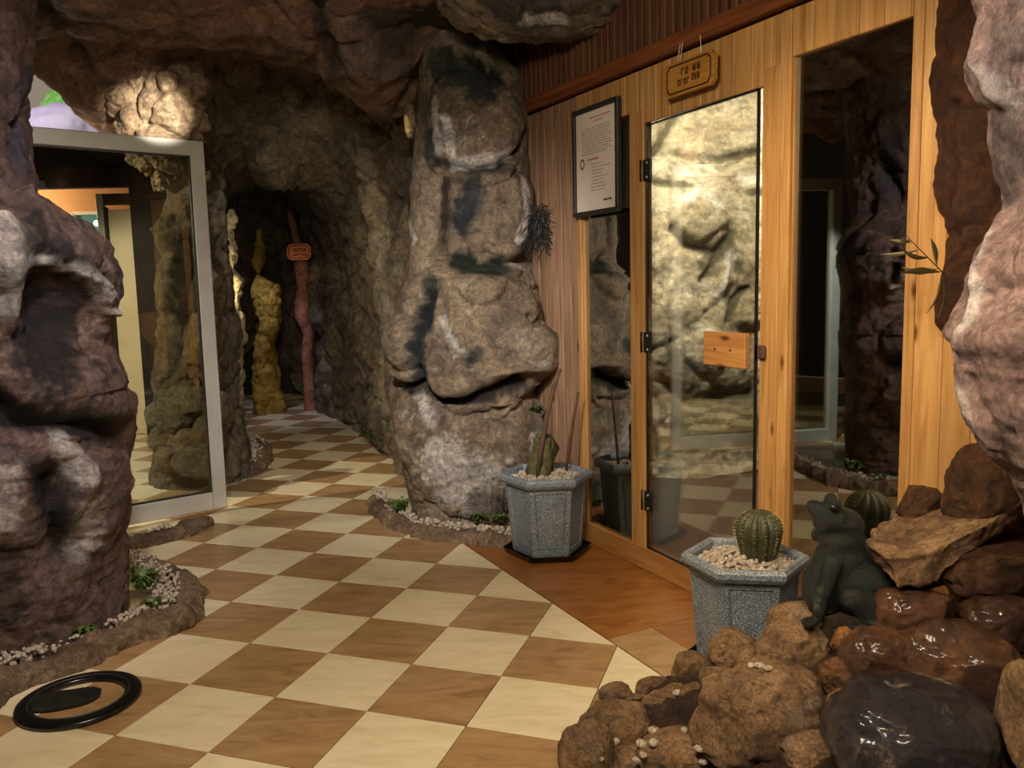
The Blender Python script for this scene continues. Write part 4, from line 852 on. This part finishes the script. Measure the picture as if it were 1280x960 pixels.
# ================================================================== flower pots
RP = .207
def hexpot(name, c, rz, label, cat='potted plant'):
    t = empty(name, (c[0], c[1], 0), rz); tag(t, label, cat)
    a0 = 0.0
    bm = bmesh.new(); rings = lathe_poly(bm, [(.150, .018), (.154, .030), (.180, .345), (.180, .35)], 6, a0); bm.faces.new(rings[0][::-1])
    # recessed panel on each side
    bmesh.ops.recalc_face_normals(bm, faces=bm.faces); bm.normal_update(); bm.faces.ensure_lookup_table(); side = [f for f in bm.faces if len(f.verts) == 4 and f.calc_area() > .03]
    bmesh.ops.inset_individual(bm, faces=side, thickness=.030, depth=0); bm.normal_update(); bmesh.ops.inset_individual(bm, faces=side, thickness=.003, depth=-.009); bm.normal_update(); bmesh.ops.inset_individual(bm, faces=side, thickness=.004, depth=0); bm.normal_update(); bmesh.ops.inset_individual(bm, faces=side, thickness=.003, depth=.006)
    bmobj('pot_body', bm, 'pot', t)
    bm = bmesh.new(); rings = lathe_poly(bm, [(.168, .30), (.178, .345), (.200, .352), (.209, .366), (.209, .382), (.200, .394), (.186, .394), (.178, .384), (.170, .34)], 6, a0); bmobj('pot_rim', bm, 'pot', t)
    bm = bmesh.new(); rings = lathe_poly(bm, [(.178, .002), (.196, .030), (.200, .034), (.195, .034), (.176, .010), (.02, .010)], 6, a0); bm.faces.new(rings[0][::-1]); bm.faces.new(rings[-1]); bmobj('saucer', bm, 'black', t)
    rs = np.random.RandomState(int(c[0]*1000)); pts = []
    while len(pts) < 620:
        x, y = rs.uniform(-.17, .17, 2); d = max(abs(x*math.cos(k*math.pi/3+math.pi/6)+y*math.sin(k*math.pi/3+math.pi/6)) for k in range(3))
        if d < .140: pts.append((x, y, .362+.022*(1-(d/.145)**2)+rs.uniform(-.008, .008)))
    g = pebbles('white_gravel', pts, .007, .0135, 'gravel', t, seed=3); g['kind'] = 'stuff'
    bm = bmesh.new(); rings = lathe_poly(bm, [(.168, .352), (.02, .368)], 6, a0); bm.faces.new(rings[-1]); bmobj('soil', bm, 'gravel', t)
    return t
c1 = np.array([.155, 3.92]); pot1 = hexpot('potted_stump', c1, math.radians(4), 'grey speckled hexagonal pot with white gravel and a mossy stump beside the centre pillar'); pot1.scale = (1.1, 1.1, 1.02)
bm = bmesh.new()
def trunk(bm, pts, rad, seg=14, seed=0, rough_=.12):
    n0 = len(bm.verts); tube(bm, pts, rad, seg); rs = np.random.RandomState(seed)
    bm.verts.ensure_lookup_table()
    for v in list(bm.verts)[n0:]: v.co += Vector(rs.normal(size=3))*rough_*np.mean(rad)
trunk(bm, [(-.03, .0, .34), (-.028, .0, .39), (-.02, .0, .44), (-.01, .0, .50), (-.004, .0, .555), (0, 0, .575)], [.064, .058, .054, .050, .044, .026], 16, 2)
o = bmobj('mossy_stump', bm, 'moss_trunk', pot1, True)
bm = bmesh.new(); rs = np.random.RandomState(8)
for k in range(60):
    a_ = rs.uniform(0, 6.28); z = rs.uniform(.50, .585); r_ = .034*rs.uniform(.6, 1.1); p0 = Vector((-.005+r_*math.cos(a_), r_*math.sin(a_), z)); p1 = p0+Vector((math.cos(a_)*.016, math.sin(a_)*.016, rs.uniform(.005, .02))); sd = Vector((-math.sin(a_), math.cos(a_), 0))*.004
    v = [bm.verts.new(q_) for q_ in (p0-sd, p0+sd, p1)]; bm.faces.new(v)
bmobj('moss', bm, 'leaf', pot1)
def stickpts(pxs, D): return [Vector(at(x, y, D)) for x, y in pxs]
mi = Matrix.Diagonal((1/1.1, 1/1.1, 1/1.02, 1))@Matrix.Rotation(-math.radians(4), 4, 'Z')@Matrix.Translation((-c1[0], -c1[1], 0))
bm = bmesh.new(); tube(bm, [mi@p for p in stickpts([(671, 602), (676, 565), (684, 520), (693, 482), (701, 461)], 3.86)], [.010, .011, .010, .009, .005], 8); bmobj('stick', bm, 'stick', pot1, True)
bm = bmesh.new(); tube(bm, [mi@p for p in stickpts([(706, 598), (711, 560), (717, 520), (722, 491)], 3.98)], [.007, .007, .006, .004], 8); bmobj('stick', bm, 'stick', pot1, True)
c2 = at(931, 690, 2.67)[:2]; pot2 = hexpot('potted_cactus', c2, math.radians(-9), 'grey speckled hexagonal pot with a ribbed round cactus beside the fountain rocks')
def cactus(parent, off, h, r, ribs=13):
    nu, nv = ribs*8, 34; P = np.zeros((nv, nu, 3))
    for i in range(nv):
        t = i/(nv-1); z = h*t; pr = r*(.62+.42*math.sin(min(t*1.25, 1)*math.pi/2))*math.sqrt(max(1-max((t-.55)/.45, 0)**2.2, .0004))
        for k in range(nu):
            a_ = 2*math.pi*k/nu; rr = pr*(1+.17*(abs(math.cos(a_*ribs/2))**.8-.6)); P[i, k] = (off[0]+rr*math.cos(a_), off[1]+rr*math.sin(a_), off[2]+z)
    me = gridmesh('cactus_body', P, True); o = link('cactus_body', me, 'cactus', parent, True)
    bm = bmesh.new(); rs = np.random.RandomState(1)
    for rr in range(ribs):
        a_ = 2*math.pi*rr/ribs
        for i in range(5, nv-1, 2):
            p = Vector(P[i, rr*8])
            for q_ in range(3):
                d = Vector((math.cos(a_)+rs.normal()*.5, math.sin(a_)+rs.normal()*.5, rs.normal()*.5)).normalized()*.013; sd = Vector((0, 0, .0006)); v = [bm.verts.new(x) for x in (p-sd, p+sd, p+d)]; bm.faces.new(v)
    s_ = bmobj('spines', bm, 'spine', o); return o
cactus(pot2, (.045, .0, .36), .185, .073)

# ================================================================== bark-like rock mass over the plank wall, right
cont = [(-80, 1178), (0, 1178), (30, 1180), (62, 1167), (100, 1168), (170, 1168), (205, 1172), (300, 1174), (330, 1176), (380, 1178), (405, 1184), (420, 1196), (432, 1225)]
rows = []
for (y, x) in cont:
    d = ray(x, y); t = ((WO+WN*.03-CAM)@WN)/(d@WN); p = CAM+d*t; rows.append((float((p-WO)@WD), float(p[2])))
rows.sort(key=lambda r: r[1]); zs = np.array([r[1] for r in rows]); ss_ = np.array([r[0] for r in rows])
nz_, nu_ = 240, 120; P = np.zeros((nz_, nu_, 3)); zz = np.linspace(zs[0], 3.0, nz_)
for i, z in enumerate(zz):
    s0 = np.interp(z, zs, ss_); s1 = 2.75
    for k in range(nu_):
        u = k/(nu_-1); th_ = u*math.pi; off = -.01+(.10 if True else 0)*(math.sin(th_)**.45)*(.35+.65*min(1, (z-zs[0])/.12+.02)); P[i, k] = Wp(s0+(s1-s0)*(u**1.3), z, off)
bk = rock('bark_rock', P, 'tree_bark', False, 1, seed=17, amp=.03, fr=3, crease=.02, cfr=3, fine=.008, feats=[('r', [(1205, 40), (1215, 200), (1200, 330), (1190, 400)], .05, .04), ('c', [(1208, 130), (1205, 200), (1196, 300)], .02, .05)])
tag(bk, 'dark brown bark-like rock slab overlapping the plank wall beside the dark window', 'rock')

# ================================================================== fountain rock heap
def zat(x, y, D): return at(x, y, D)
B = [  # photo x, y, half width, half height (px), depth, material, label, rz, tilt
 (1146, 766, 50, 36, 2.00, 'rock_wet', 'smooth wet orange-brown boulder at the top of the heap under the slab', .2, 0),
 (1247, 782, 46, 38, 1.97, 'rock_wet', 'dark wet boulder at the right photo edge above the big reddish one', .1, 0),
 (1197, 836, 74, 56, 1.84, 'rock_wet', 'large glistening reddish brown boulder right of the middle of the heap', -.2, .25),
 (1096, 828, 42, 42, 1.88, 'rock_wet', 'round dark brown boulder with a pale left edge left of the large reddish one', .1, 0),
 (1055, 801, 15, 16, 1.97, 'rock_orange', 'small bright orange stone above the round dark boulder', 0, 0),
 (1054, 877, 19, 15, 1.80, 'rock_orange', 'small orange stone wedged left of the big black boulder', .3, .2),
 (1140, 922, 106, 64, 1.66, 'rock_dark', 'big black wet boulder with pale veins at the bottom of the heap', 0, .1),
 (1290, 905, 34, 72, 1.60, 'rock_tan', 'tan rock cut by the lower right corner of the photo', 0, 0),
 (995, 776, 33, 22, 2.16, 'rock_tan', 'flat tan capstone between the cactus pot and the frog', .1, -.15),
 (990, 814, 42, 34, 2.10, 'rock_tan', 'pitted tan rock directly under the flat capstone by the cactus pot', .2, 0),
 (868, 838, 27, 24, 2.52, 'rock_tan', 'rounded tan rock at the far left tip of the heap on the tiles', 0, 0),
 (918, 814, 30, 26, 2.44, 'rock_tan', 'tan rock leaning on the front of the cactus pot', .3, .2),
 (955, 893, 90, 64, 1.98, 'rock_tan', 'largest tan rock with a curved dark hollow at the front of the heap', .3, .1),
 (832, 896, 33, 28, 2.30, 'rock_tan', 'squat tan rock left of the largest tan rock', .4, 0),
 (772, 906, 42, 28, 2.28, 'rock_tan', 'low elongated tan rock at the left rim of the heap', -.3, -.15),
 (735, 944, 36, 40, 2.10, 'rock_tan', 'leftmost tan rock at the lower rim of the heap', .2, 0),
 (855, 948, 56, 32, 2.02, 'rock_tan', 'broad low tan rock at the bottom edge of the photo', 0, 0),
 (870, 870, 20, 15, 2.28, 'rock_tan', 'small tan rock wedged beside the largest tan rock', .5, 0),
 (793, 956, 34, 22, 2.08, 'rock_tan', 'small tan rock between the leftmost and the broad low one', .1, 0),
 (1018, 948, 44, 30, 1.82, 'rock_tan', 'tan rock at the bottom edge left of the big black boulder', .2, .1),
 (770, 868, 20, 14, 2.45, 'rock_tan', 'small flat rock at the left rim where the heap meets the tiles', .2, 0),
 (818, 862, 22, 14, 2.48, 'rock_tan', 'small flat rock beside the rounded rock at the far left tip', .2, 0),
 (1152, 712, 38, 24, 2.10, 'rock_wet', 'dark wet rock tucked under the tilted slab', 0, 0),
 (1235, 705, 62, 44, 2.06, 'rock_brown', 'big shadowed brown rock under the right end of the slab', 0, 0),
 (1150, 636, 26, 26, 2.24, 'rock_brown', 'brown knob of rock on the slab against the plank wall', .2, 0),
 (1235, 610, 46, 56, 2.10, 'rock_brown', 'brown rock under the pinkish outcrop above the slab', .1, .2),
 (1100, 745, 40, 26, 2.12, 'rock_brown', 'brown rock behind the frog above the orange-brown boulder', 0, 0),
 (842, 872, 22, 16, 2.36, 'rock_tan', 'small tan rock below the rounded rock at the far left tip', .1, 0),
 (900, 850, 24, 18, 2.28, 'rock_tan', 'tan rock tucked behind the largest tan rock beside the pot', .4, .2),
 (800, 884, 20, 15, 2.38, 'rock_tan', 'small tan rock above the squat one at the left rim', .3, 0),
 (745, 905, 22, 16, 2.30, 'rock_tan', 'small low rock at the left rim above the leftmost rock', .6, 0),
 (945, 828, 26, 18, 2.22, 'rock_tan', 'small tan rock between the cactus pot and the largest tan rock', .2, 0),
 (1060, 845, 36, 26, 1.90, 'rock_brown', 'shadowed brown rock between the two small orange stones', 0, 0),
]
RK = []
for i, (x, y, rx, ry, D, mt, lb, rz, tl) in enumerate(B):
    p = at(x, y, D); r = (rx/F*D*1.12, (rx+ry)/2/F*D*1.0, ry/F*D*1.12)
    lim = r[2]*.75
    RK.append((p, r, boulder('boulder', p, r, mt, lb, group='rocks of the fountain heap', seed=i+3, rz=rz, tilt=tl, sub=5)))
# tilted slab
c = at(1172, 662, 2.12)
P = []
bm = bmesh.new(); out = [at(x, y, D) for x, y, D in [(1083, 676, 2.02), (1110, 700, 1.97), (1160, 692, 1.97), (1235, 655, 1.98), (1285, 620, 2.0), (1270, 600, 2.12), (1215, 610, 2.26), (1150, 628, 2.30), (1100, 655, 2.22)]]
top = [bm.verts.new(p) for p in out]; bot = [bm.verts.new(p+np.array([0.03*(c[0]-p[0])/abs(c[0]-p[0]+1e-6), .01, -.075])) for p in out]
bm.faces.new(top); bm.faces.new(bot[::-1])
for k in range(len(top)): bm.faces.new((top[k], bot[k], bot[(k+1) % len(top)], top[(k+1) % len(top)]))
bmesh.ops.recalc_face_normals(bm, faces=bm.faces); bmesh.ops.triangulate(bm, faces=bm.faces)
sl = bmobj('slab_rock', bm, 'rock_tan'); 
md = sl.modifiers.new('remesh', 'REMESH'); md.mode = 'VOXEL'; md.voxel_size = .006; md.use_smooth_shade = True
tx = bpy.data.textures.new('lump', 'CLOUDS'); tx.noise_scale = .07; tx.noise_depth = 4
md = sl.modifiers.new('lump', 'DISPLACE'); md.texture = tx; md.strength = .035; md.mid_level = .5
tag(sl, 'tilted flat brown rock slab on top of the fountain heap behind the frog', 'rock')
# mortar bed that carries the rocks
X = np.linspace(.12, 1.75, 150); Y = np.linspace(1.35, 2.75, 130); X, Y = np.meshgrid(X, Y); Wt = 0; H = 0
anchors = [(p[0], p[1], p[2]-r[2]*.85) for p, r, o in RK if p[1] < 2.2 or p[0] > .62]+[(1.0, 2.05, .33), (1.25, 2.0, .36), (1.15, 1.8, .28)]
for ax_, ay_, az_ in anchors:
    d2_ = (X-ax_)**2+(Y-ay_)**2+.0015; q_ = 1/d2_**1.6; Wt = Wt+q_; H = H+q_*az_
H = H/Wt
edge = [onz(x, y, 0) for x, y in [(712, 985), (726, 940), (742, 905), (775, 880), (820, 858), (860, 845), (885, 842)]]
ed = np.full(X.shape, 9.); Q = np.stack([X.ravel(), Y.ravel(), 0*X.ravel()], 1)
for a_, b_ in zip(edge[:-1], edge[1:]): ed = np.minimum(ed, segdist(Q, a_, b_).reshape(X.shape))
ex = np.array([e[0] for e in edge]); ey = np.array([e[1] for e in edge])
inside = X > np.interp(Y, ey, ex)
pd = np.sqrt((X-c2[0])**2+(Y-c2[1])**2)
H = np.where(inside, np.minimum(H, .01+ed*.5), -.05); H = np.where(pd < .235, np.minimum(H, -.02+np.maximum(pd-.215, 0)*3), H)
wd_ = ((X-WO[0])*WN[0]+(Y-WO[1])*WN[1]); H = np.where(wd_ < .01, -.05, H); H = np.clip(H, -.05, .50)
bed = rock('fountain_bed', np.stack([X, Y, H], -1), 'rock_soil', False, 1, seed=23, amp=.02, fr=5, crease=.01, cfr=8, fine=.008, mask=lambda V: (V[:, 2] > -.03).astype(float))
tag(bed, 'brown mortar bed carrying the loose rocks of the fountain heap', 'rock bed')

# ================================================================== frog statue
def blob(name, parts, vox, mt, parent, smooth=6):
    bm = bmesh.new()
    for p in parts:
        if len(p) == 2:
            c_, r = p; q_ = bmesh.ops.create_icosphere(bm, subdivisions=3, radius=1)['verts']; bmesh.ops.scale(bm, vec=r, verts=q_); bmesh.ops.translate(bm, vec=c_, verts=q_)
        elif len(p) == 3:
            c_, r, ry_ = p; q_ = bmesh.ops.create_icosphere(bm, subdivisions=3, radius=1)['verts']; bmesh.ops.scale(bm, vec=r, verts=q_); bmesh.ops.rotate(bm, cent=(0, 0, 0), matrix=Matrix.Rotation(ry_, 3, 'Y'), verts=q_); bmesh.ops.translate(bm, vec=c_, verts=q_)
        else:
            (a0, r0, a1, r1) = p; n = 9
            for i in range(n):
                t = i/(n-1); q_ = bmesh.ops.create_icosphere(bm, subdivisions=2, radius=r0+(r1-r0)*t)['verts']; bmesh.ops.translate(bm, vec=Vector(a0).lerp(Vector(a1), t), verts=q_)
    o = bmobj(name, bm, mt, parent); m1 = o.modifiers.new('r', 'REMESH'); m1.mode = 'VOXEL'; m1.voxel_size = vox; m1.use_smooth_shade = True
    m2 = o.modifiers.new('s', 'SMOOTH'); m2.factor = .6; m2.iterations = smooth
    return o
fz = at(1050, 770, 2.12)
fr = empty('frog_statue', tuple(fz), math.radians(-12)); tag(fr, 'dark green stone frog statue sitting on the rocks beside the cactus pot', 'statue')
S_ = 1.0
# faces local -x; sits upright with raised chest
blob('frog_body', [((.035, 0, .085), (.085, .075, .080), .5), ((-.005, 0, .130), (.062, .060, .085), .35), ((-.035, 0, .075), (.055, .060, .075), .1), ((.0, 0, .195), (.055, .052, .050), .3),
    ((-.020, 0, .245), (.058, .050, .034), .55), ((-.052, 0, .268), (.034, .036, .019), .55), ((.005, 0, .235), (.045, .045, .040), .3), ((-.030, 0, .228), (.040, .040, .024), .4),
    ((.085, 0, .045), (.055, .060, .040), -.3),
    ((-.022, -.030, .288), (.017, .013, .017), 0), ((-.022, .030, .288), (.017, .013, .017), 0)], .0055, 'frog', fr, 3)
for sy in (-1, 1):
    blob('eye', [((-.026, sy*.040, .284), (.0105, .007, .0105))], .003, 'black', fr, 1)
    blob('front_leg', [((-.028, sy*.050, .150), .024, (-.050, sy*.072, .085), .018), ((-.050, sy*.072, .085), .018, (-.062, sy*.066, .018), .013)]+[((-.062, sy*.066, .014), .010, (-.062-.032*math.cos(a_), sy*.066+.03*math.sin(a_), .006), .006) for a_ in (-.7, -.2, .3, .8)], .004, 'frog', fr, 2)
    blob('hind_leg', [((.070, sy*.060, .050), .034, (.010, sy*.095, .085), .030), ((.010, sy*.095, .085), .026, (.060, sy*.100, .022), .017), ((.060, sy*.100, .020), .016, (.0, sy*.105, .012), .010)]+[((.0, sy*.105, .010), .009, (-.034*math.cos(a_), sy*.105+.034*math.sin(a_), .006), .006) for a_ in (-.5, 0, .5)], .004, 'frog', fr, 2)
fr.scale = (1.12, 1.12, 1.08)

# white pebbles lying loose on the heap
bpy.context.view_layer.update(); dg = bpy.context.evaluated_depsgraph_get()
def drop(x, y):
    d = Vector(ray(x, y)).normalized(); o = Vector(CAM); hit, loc, nrm, idx, ob_, mt_ = SC.ray_cast(dg, o, d)
    return np.array(loc) if hit else onz(x, y)
pl = [(847, 867, 7, 'on the rim below the rounded tan rock'), (770, 927, 7, 'beside the leftmost tan rock, pinkish'), (801, 931, 9, 'oval and largest, in the middle of the scatter'), (817, 914, 8, 'uppermost of the middle scatter'), (817, 929, 8, 'just below the uppermost of the middle scatter'), (804, 944, 6, 'between the oval pebble and the lowest one'),
      (797, 951, 7, 'lowest of the middle scatter'), (752, 949, 4, 'smallest, on the leftmost rock'), (855, 913, 6, 'against the squat tan rock'), (874, 937, 8, 'at the left foot of the largest tan rock'), (880, 952, 8, 'lowest, left of the largest tan rock'), (938, 832, 6, 'on top of the largest tan rock, left one'), (949, 833, 7, 'on top of the largest tan rock, middle one'), (960, 836, 6, 'on top of the largest tan rock, right one')]
for k, (x, y, r, lb) in enumerate(pl):
    p = drop(x, y); D = p[1]; rr = r/F*D
    o = boulder('pebble', p+np.array([0, -.004, rr*.3]), (rr*1.1, rr*.8, rr*.6), 'gravel', 'white pebble '+lb, 'pebble', 'loose white pebbles on the fountain heap', seed=60+k, rz=k, sub=2, lump=.1)

# ================================================================== olive twig sticking out of the bark rock
ob_ = at(1180, 343, 2.14); tw = empty('twig', tuple(ob_)); tag(tw, 'drooping twig with narrow dark leaves growing out of the bark-like rock', 'plant')
def tp(x, y, dz=0): return Vector(at(x, y, 2.14+dz)-ob_)
bm = bmesh.new(); tube(bm, [tp(1182, 345, .02), tp(1172, 334), tp(1160, 322), (tp(1146, 308)), tp(1138, 300), tp(1128, 289)], [.0018, .0016, .0014, .0012, .0010, .0008], 6); bmobj('stem', bm, 'olive_leaf', tw)
def leafm(a, b, w_, bend=0):
    a = Vector(a); b = Vector(b); d = b-a; L = d.length; up = Vector((0, -.25, 1)).normalized(); sd = d.cross(Vector((0, 1, 0))).normalized(); bm = bmesh.new(); n = 9; prev = None
    for i in range(n):
        t = i/(n-1); p = a+d*t+sd*bend*math.sin(t*math.pi)*L; ww_ = w_*math.sin(math.pi*min(max(t, .03), .97))**.8
        cur = [bm.verts.new(p-sd*ww_+Vector((0, .0015, 0))), bm.verts.new(p+Vector((0, -.0015, 0))), bm.verts.new(p+sd*ww_+Vector((0, .0015, 0)))]
        if prev: bm.faces.new((prev[0], cur[0], cur[1], prev[1])); bm.faces.new((prev[1], cur[1], cur[2], prev[2]))
        prev = cur
    o = bmobj('leaf', bm, 'olive_leaf', tw, True)
leafm(tp(1175, 340), tp(1128, 341, -.03), .0085, -.04); leafm(tp(1172, 336), tp(1127, 334, .02), .0070, .12); leafm(tp(1161, 322), tp(1128, 312, -.02), .0060, .10); leafm(tp(1138, 301), tp(1124, 299), .0045, .05); leafm(tp(1171, 332), tp(1164, 298, -.01), .0065, -.06); leafm(tp(1140, 303, .0), tp(1112, 300, .04), .0045, .0); leafm(tp(1176, 352), tp(1158, 392, .02), .0035, .1); leafm(tp(1180, 356), tp(1172, 398, .02), .0035, .1); leafm(tp(1150, 312), tp(1100, 318, .05), .005, .05)

# ================================================================== black ring on the floor
rc = onz(100, 878); rg = empty('floor_ring', (rc[0], rc[1], 0)); tag(rg, 'flat black glossy ring lying on the tiles before the left rock pillar', 'ring')
Rr = abs(onz(178, 872)[0]-onz(22, 886)[0])/2
P = np.zeros((26, 120, 3))
for i in range(26):
    t = 2*math.pi*i/25
    for k in range(120):
        a_ = 2*math.pi*k/120; rr = Rr-.028+.026*math.copysign(abs(math.cos(t))**.7, math.cos(t)); P[i, k] = (rr*math.cos(a_), rr*math.sin(a_), .012+.011*math.copysign(abs(math.sin(t))**.7, math.sin(t)))
o = link('ring_band', gridmesh('ring_band', P, True), 'black', rg, True)
bm = bmesh.new(); tube(bm, [((Rr-.040)*math.cos(a_), (Rr-.040)*math.sin(a_), .023) for a_ in [2*math.pi*k/60 for k in range(61)]], .003, 6, False); bmobj('inner_lip', bm, 'black_matte', rg, True)
o = boulder('flat_stone', onz(80, 873, .014), (.110, .062, .020), 'frog', 'flat dark green stone lying inside the black floor ring', 'stone', seed=77, rz=.35, lump=.05, sub=4)

# ================================================================== small growths on the rock and the lit patch by the arch
tuft('grass_tuft', at(668, 514, 4.40), .05, 26, 'bright green sprig growing out of the right side of the centre pillar', 21, 'leaf', .6)
tuft('grass_tuft', at(672, 366, 4.50), .025, 18, 'tiny green sprig on the planks at the height of the pillar bulge', 22, 'leaf', .6)
o = boulder('lit_rock', at(513, 150, 4.62), (.035, .06, .09), 'rock_lobe', 'small brightly lit golden rock at the top left edge of the centre pillar', seed=31, sub=4)
oc = at(674, 288, 4.36); rt = empty('dry_roots', tuple(oc)); tag(rt, 'dark tangle of dry roots between the centre pillar and the plank wall', 'plant')
rs = np.random.RandomState(14); bm = bmesh.new()
for k in range(110):
    a0 = np.array([rs.normal()*.028, rs.uniform(-.02, .02), rs.uniform(-.02, .14)]); pts = [a0]
    d = np.array([rs.normal()*.5, rs.normal()*.2, -1.]); 
    for i in range(6): d = d+rs.normal(size=3)*np.array([.55, .25, .4]); pts.append(pts[-1]+d/np.linalg.norm(d)*.030)
    tube(bm, pts, [.0022]*5+[.0012, .0008], 4, False)
o = bmobj('root_strands', bm, 'black_matte', rt); o['kind'] = 'stuff'
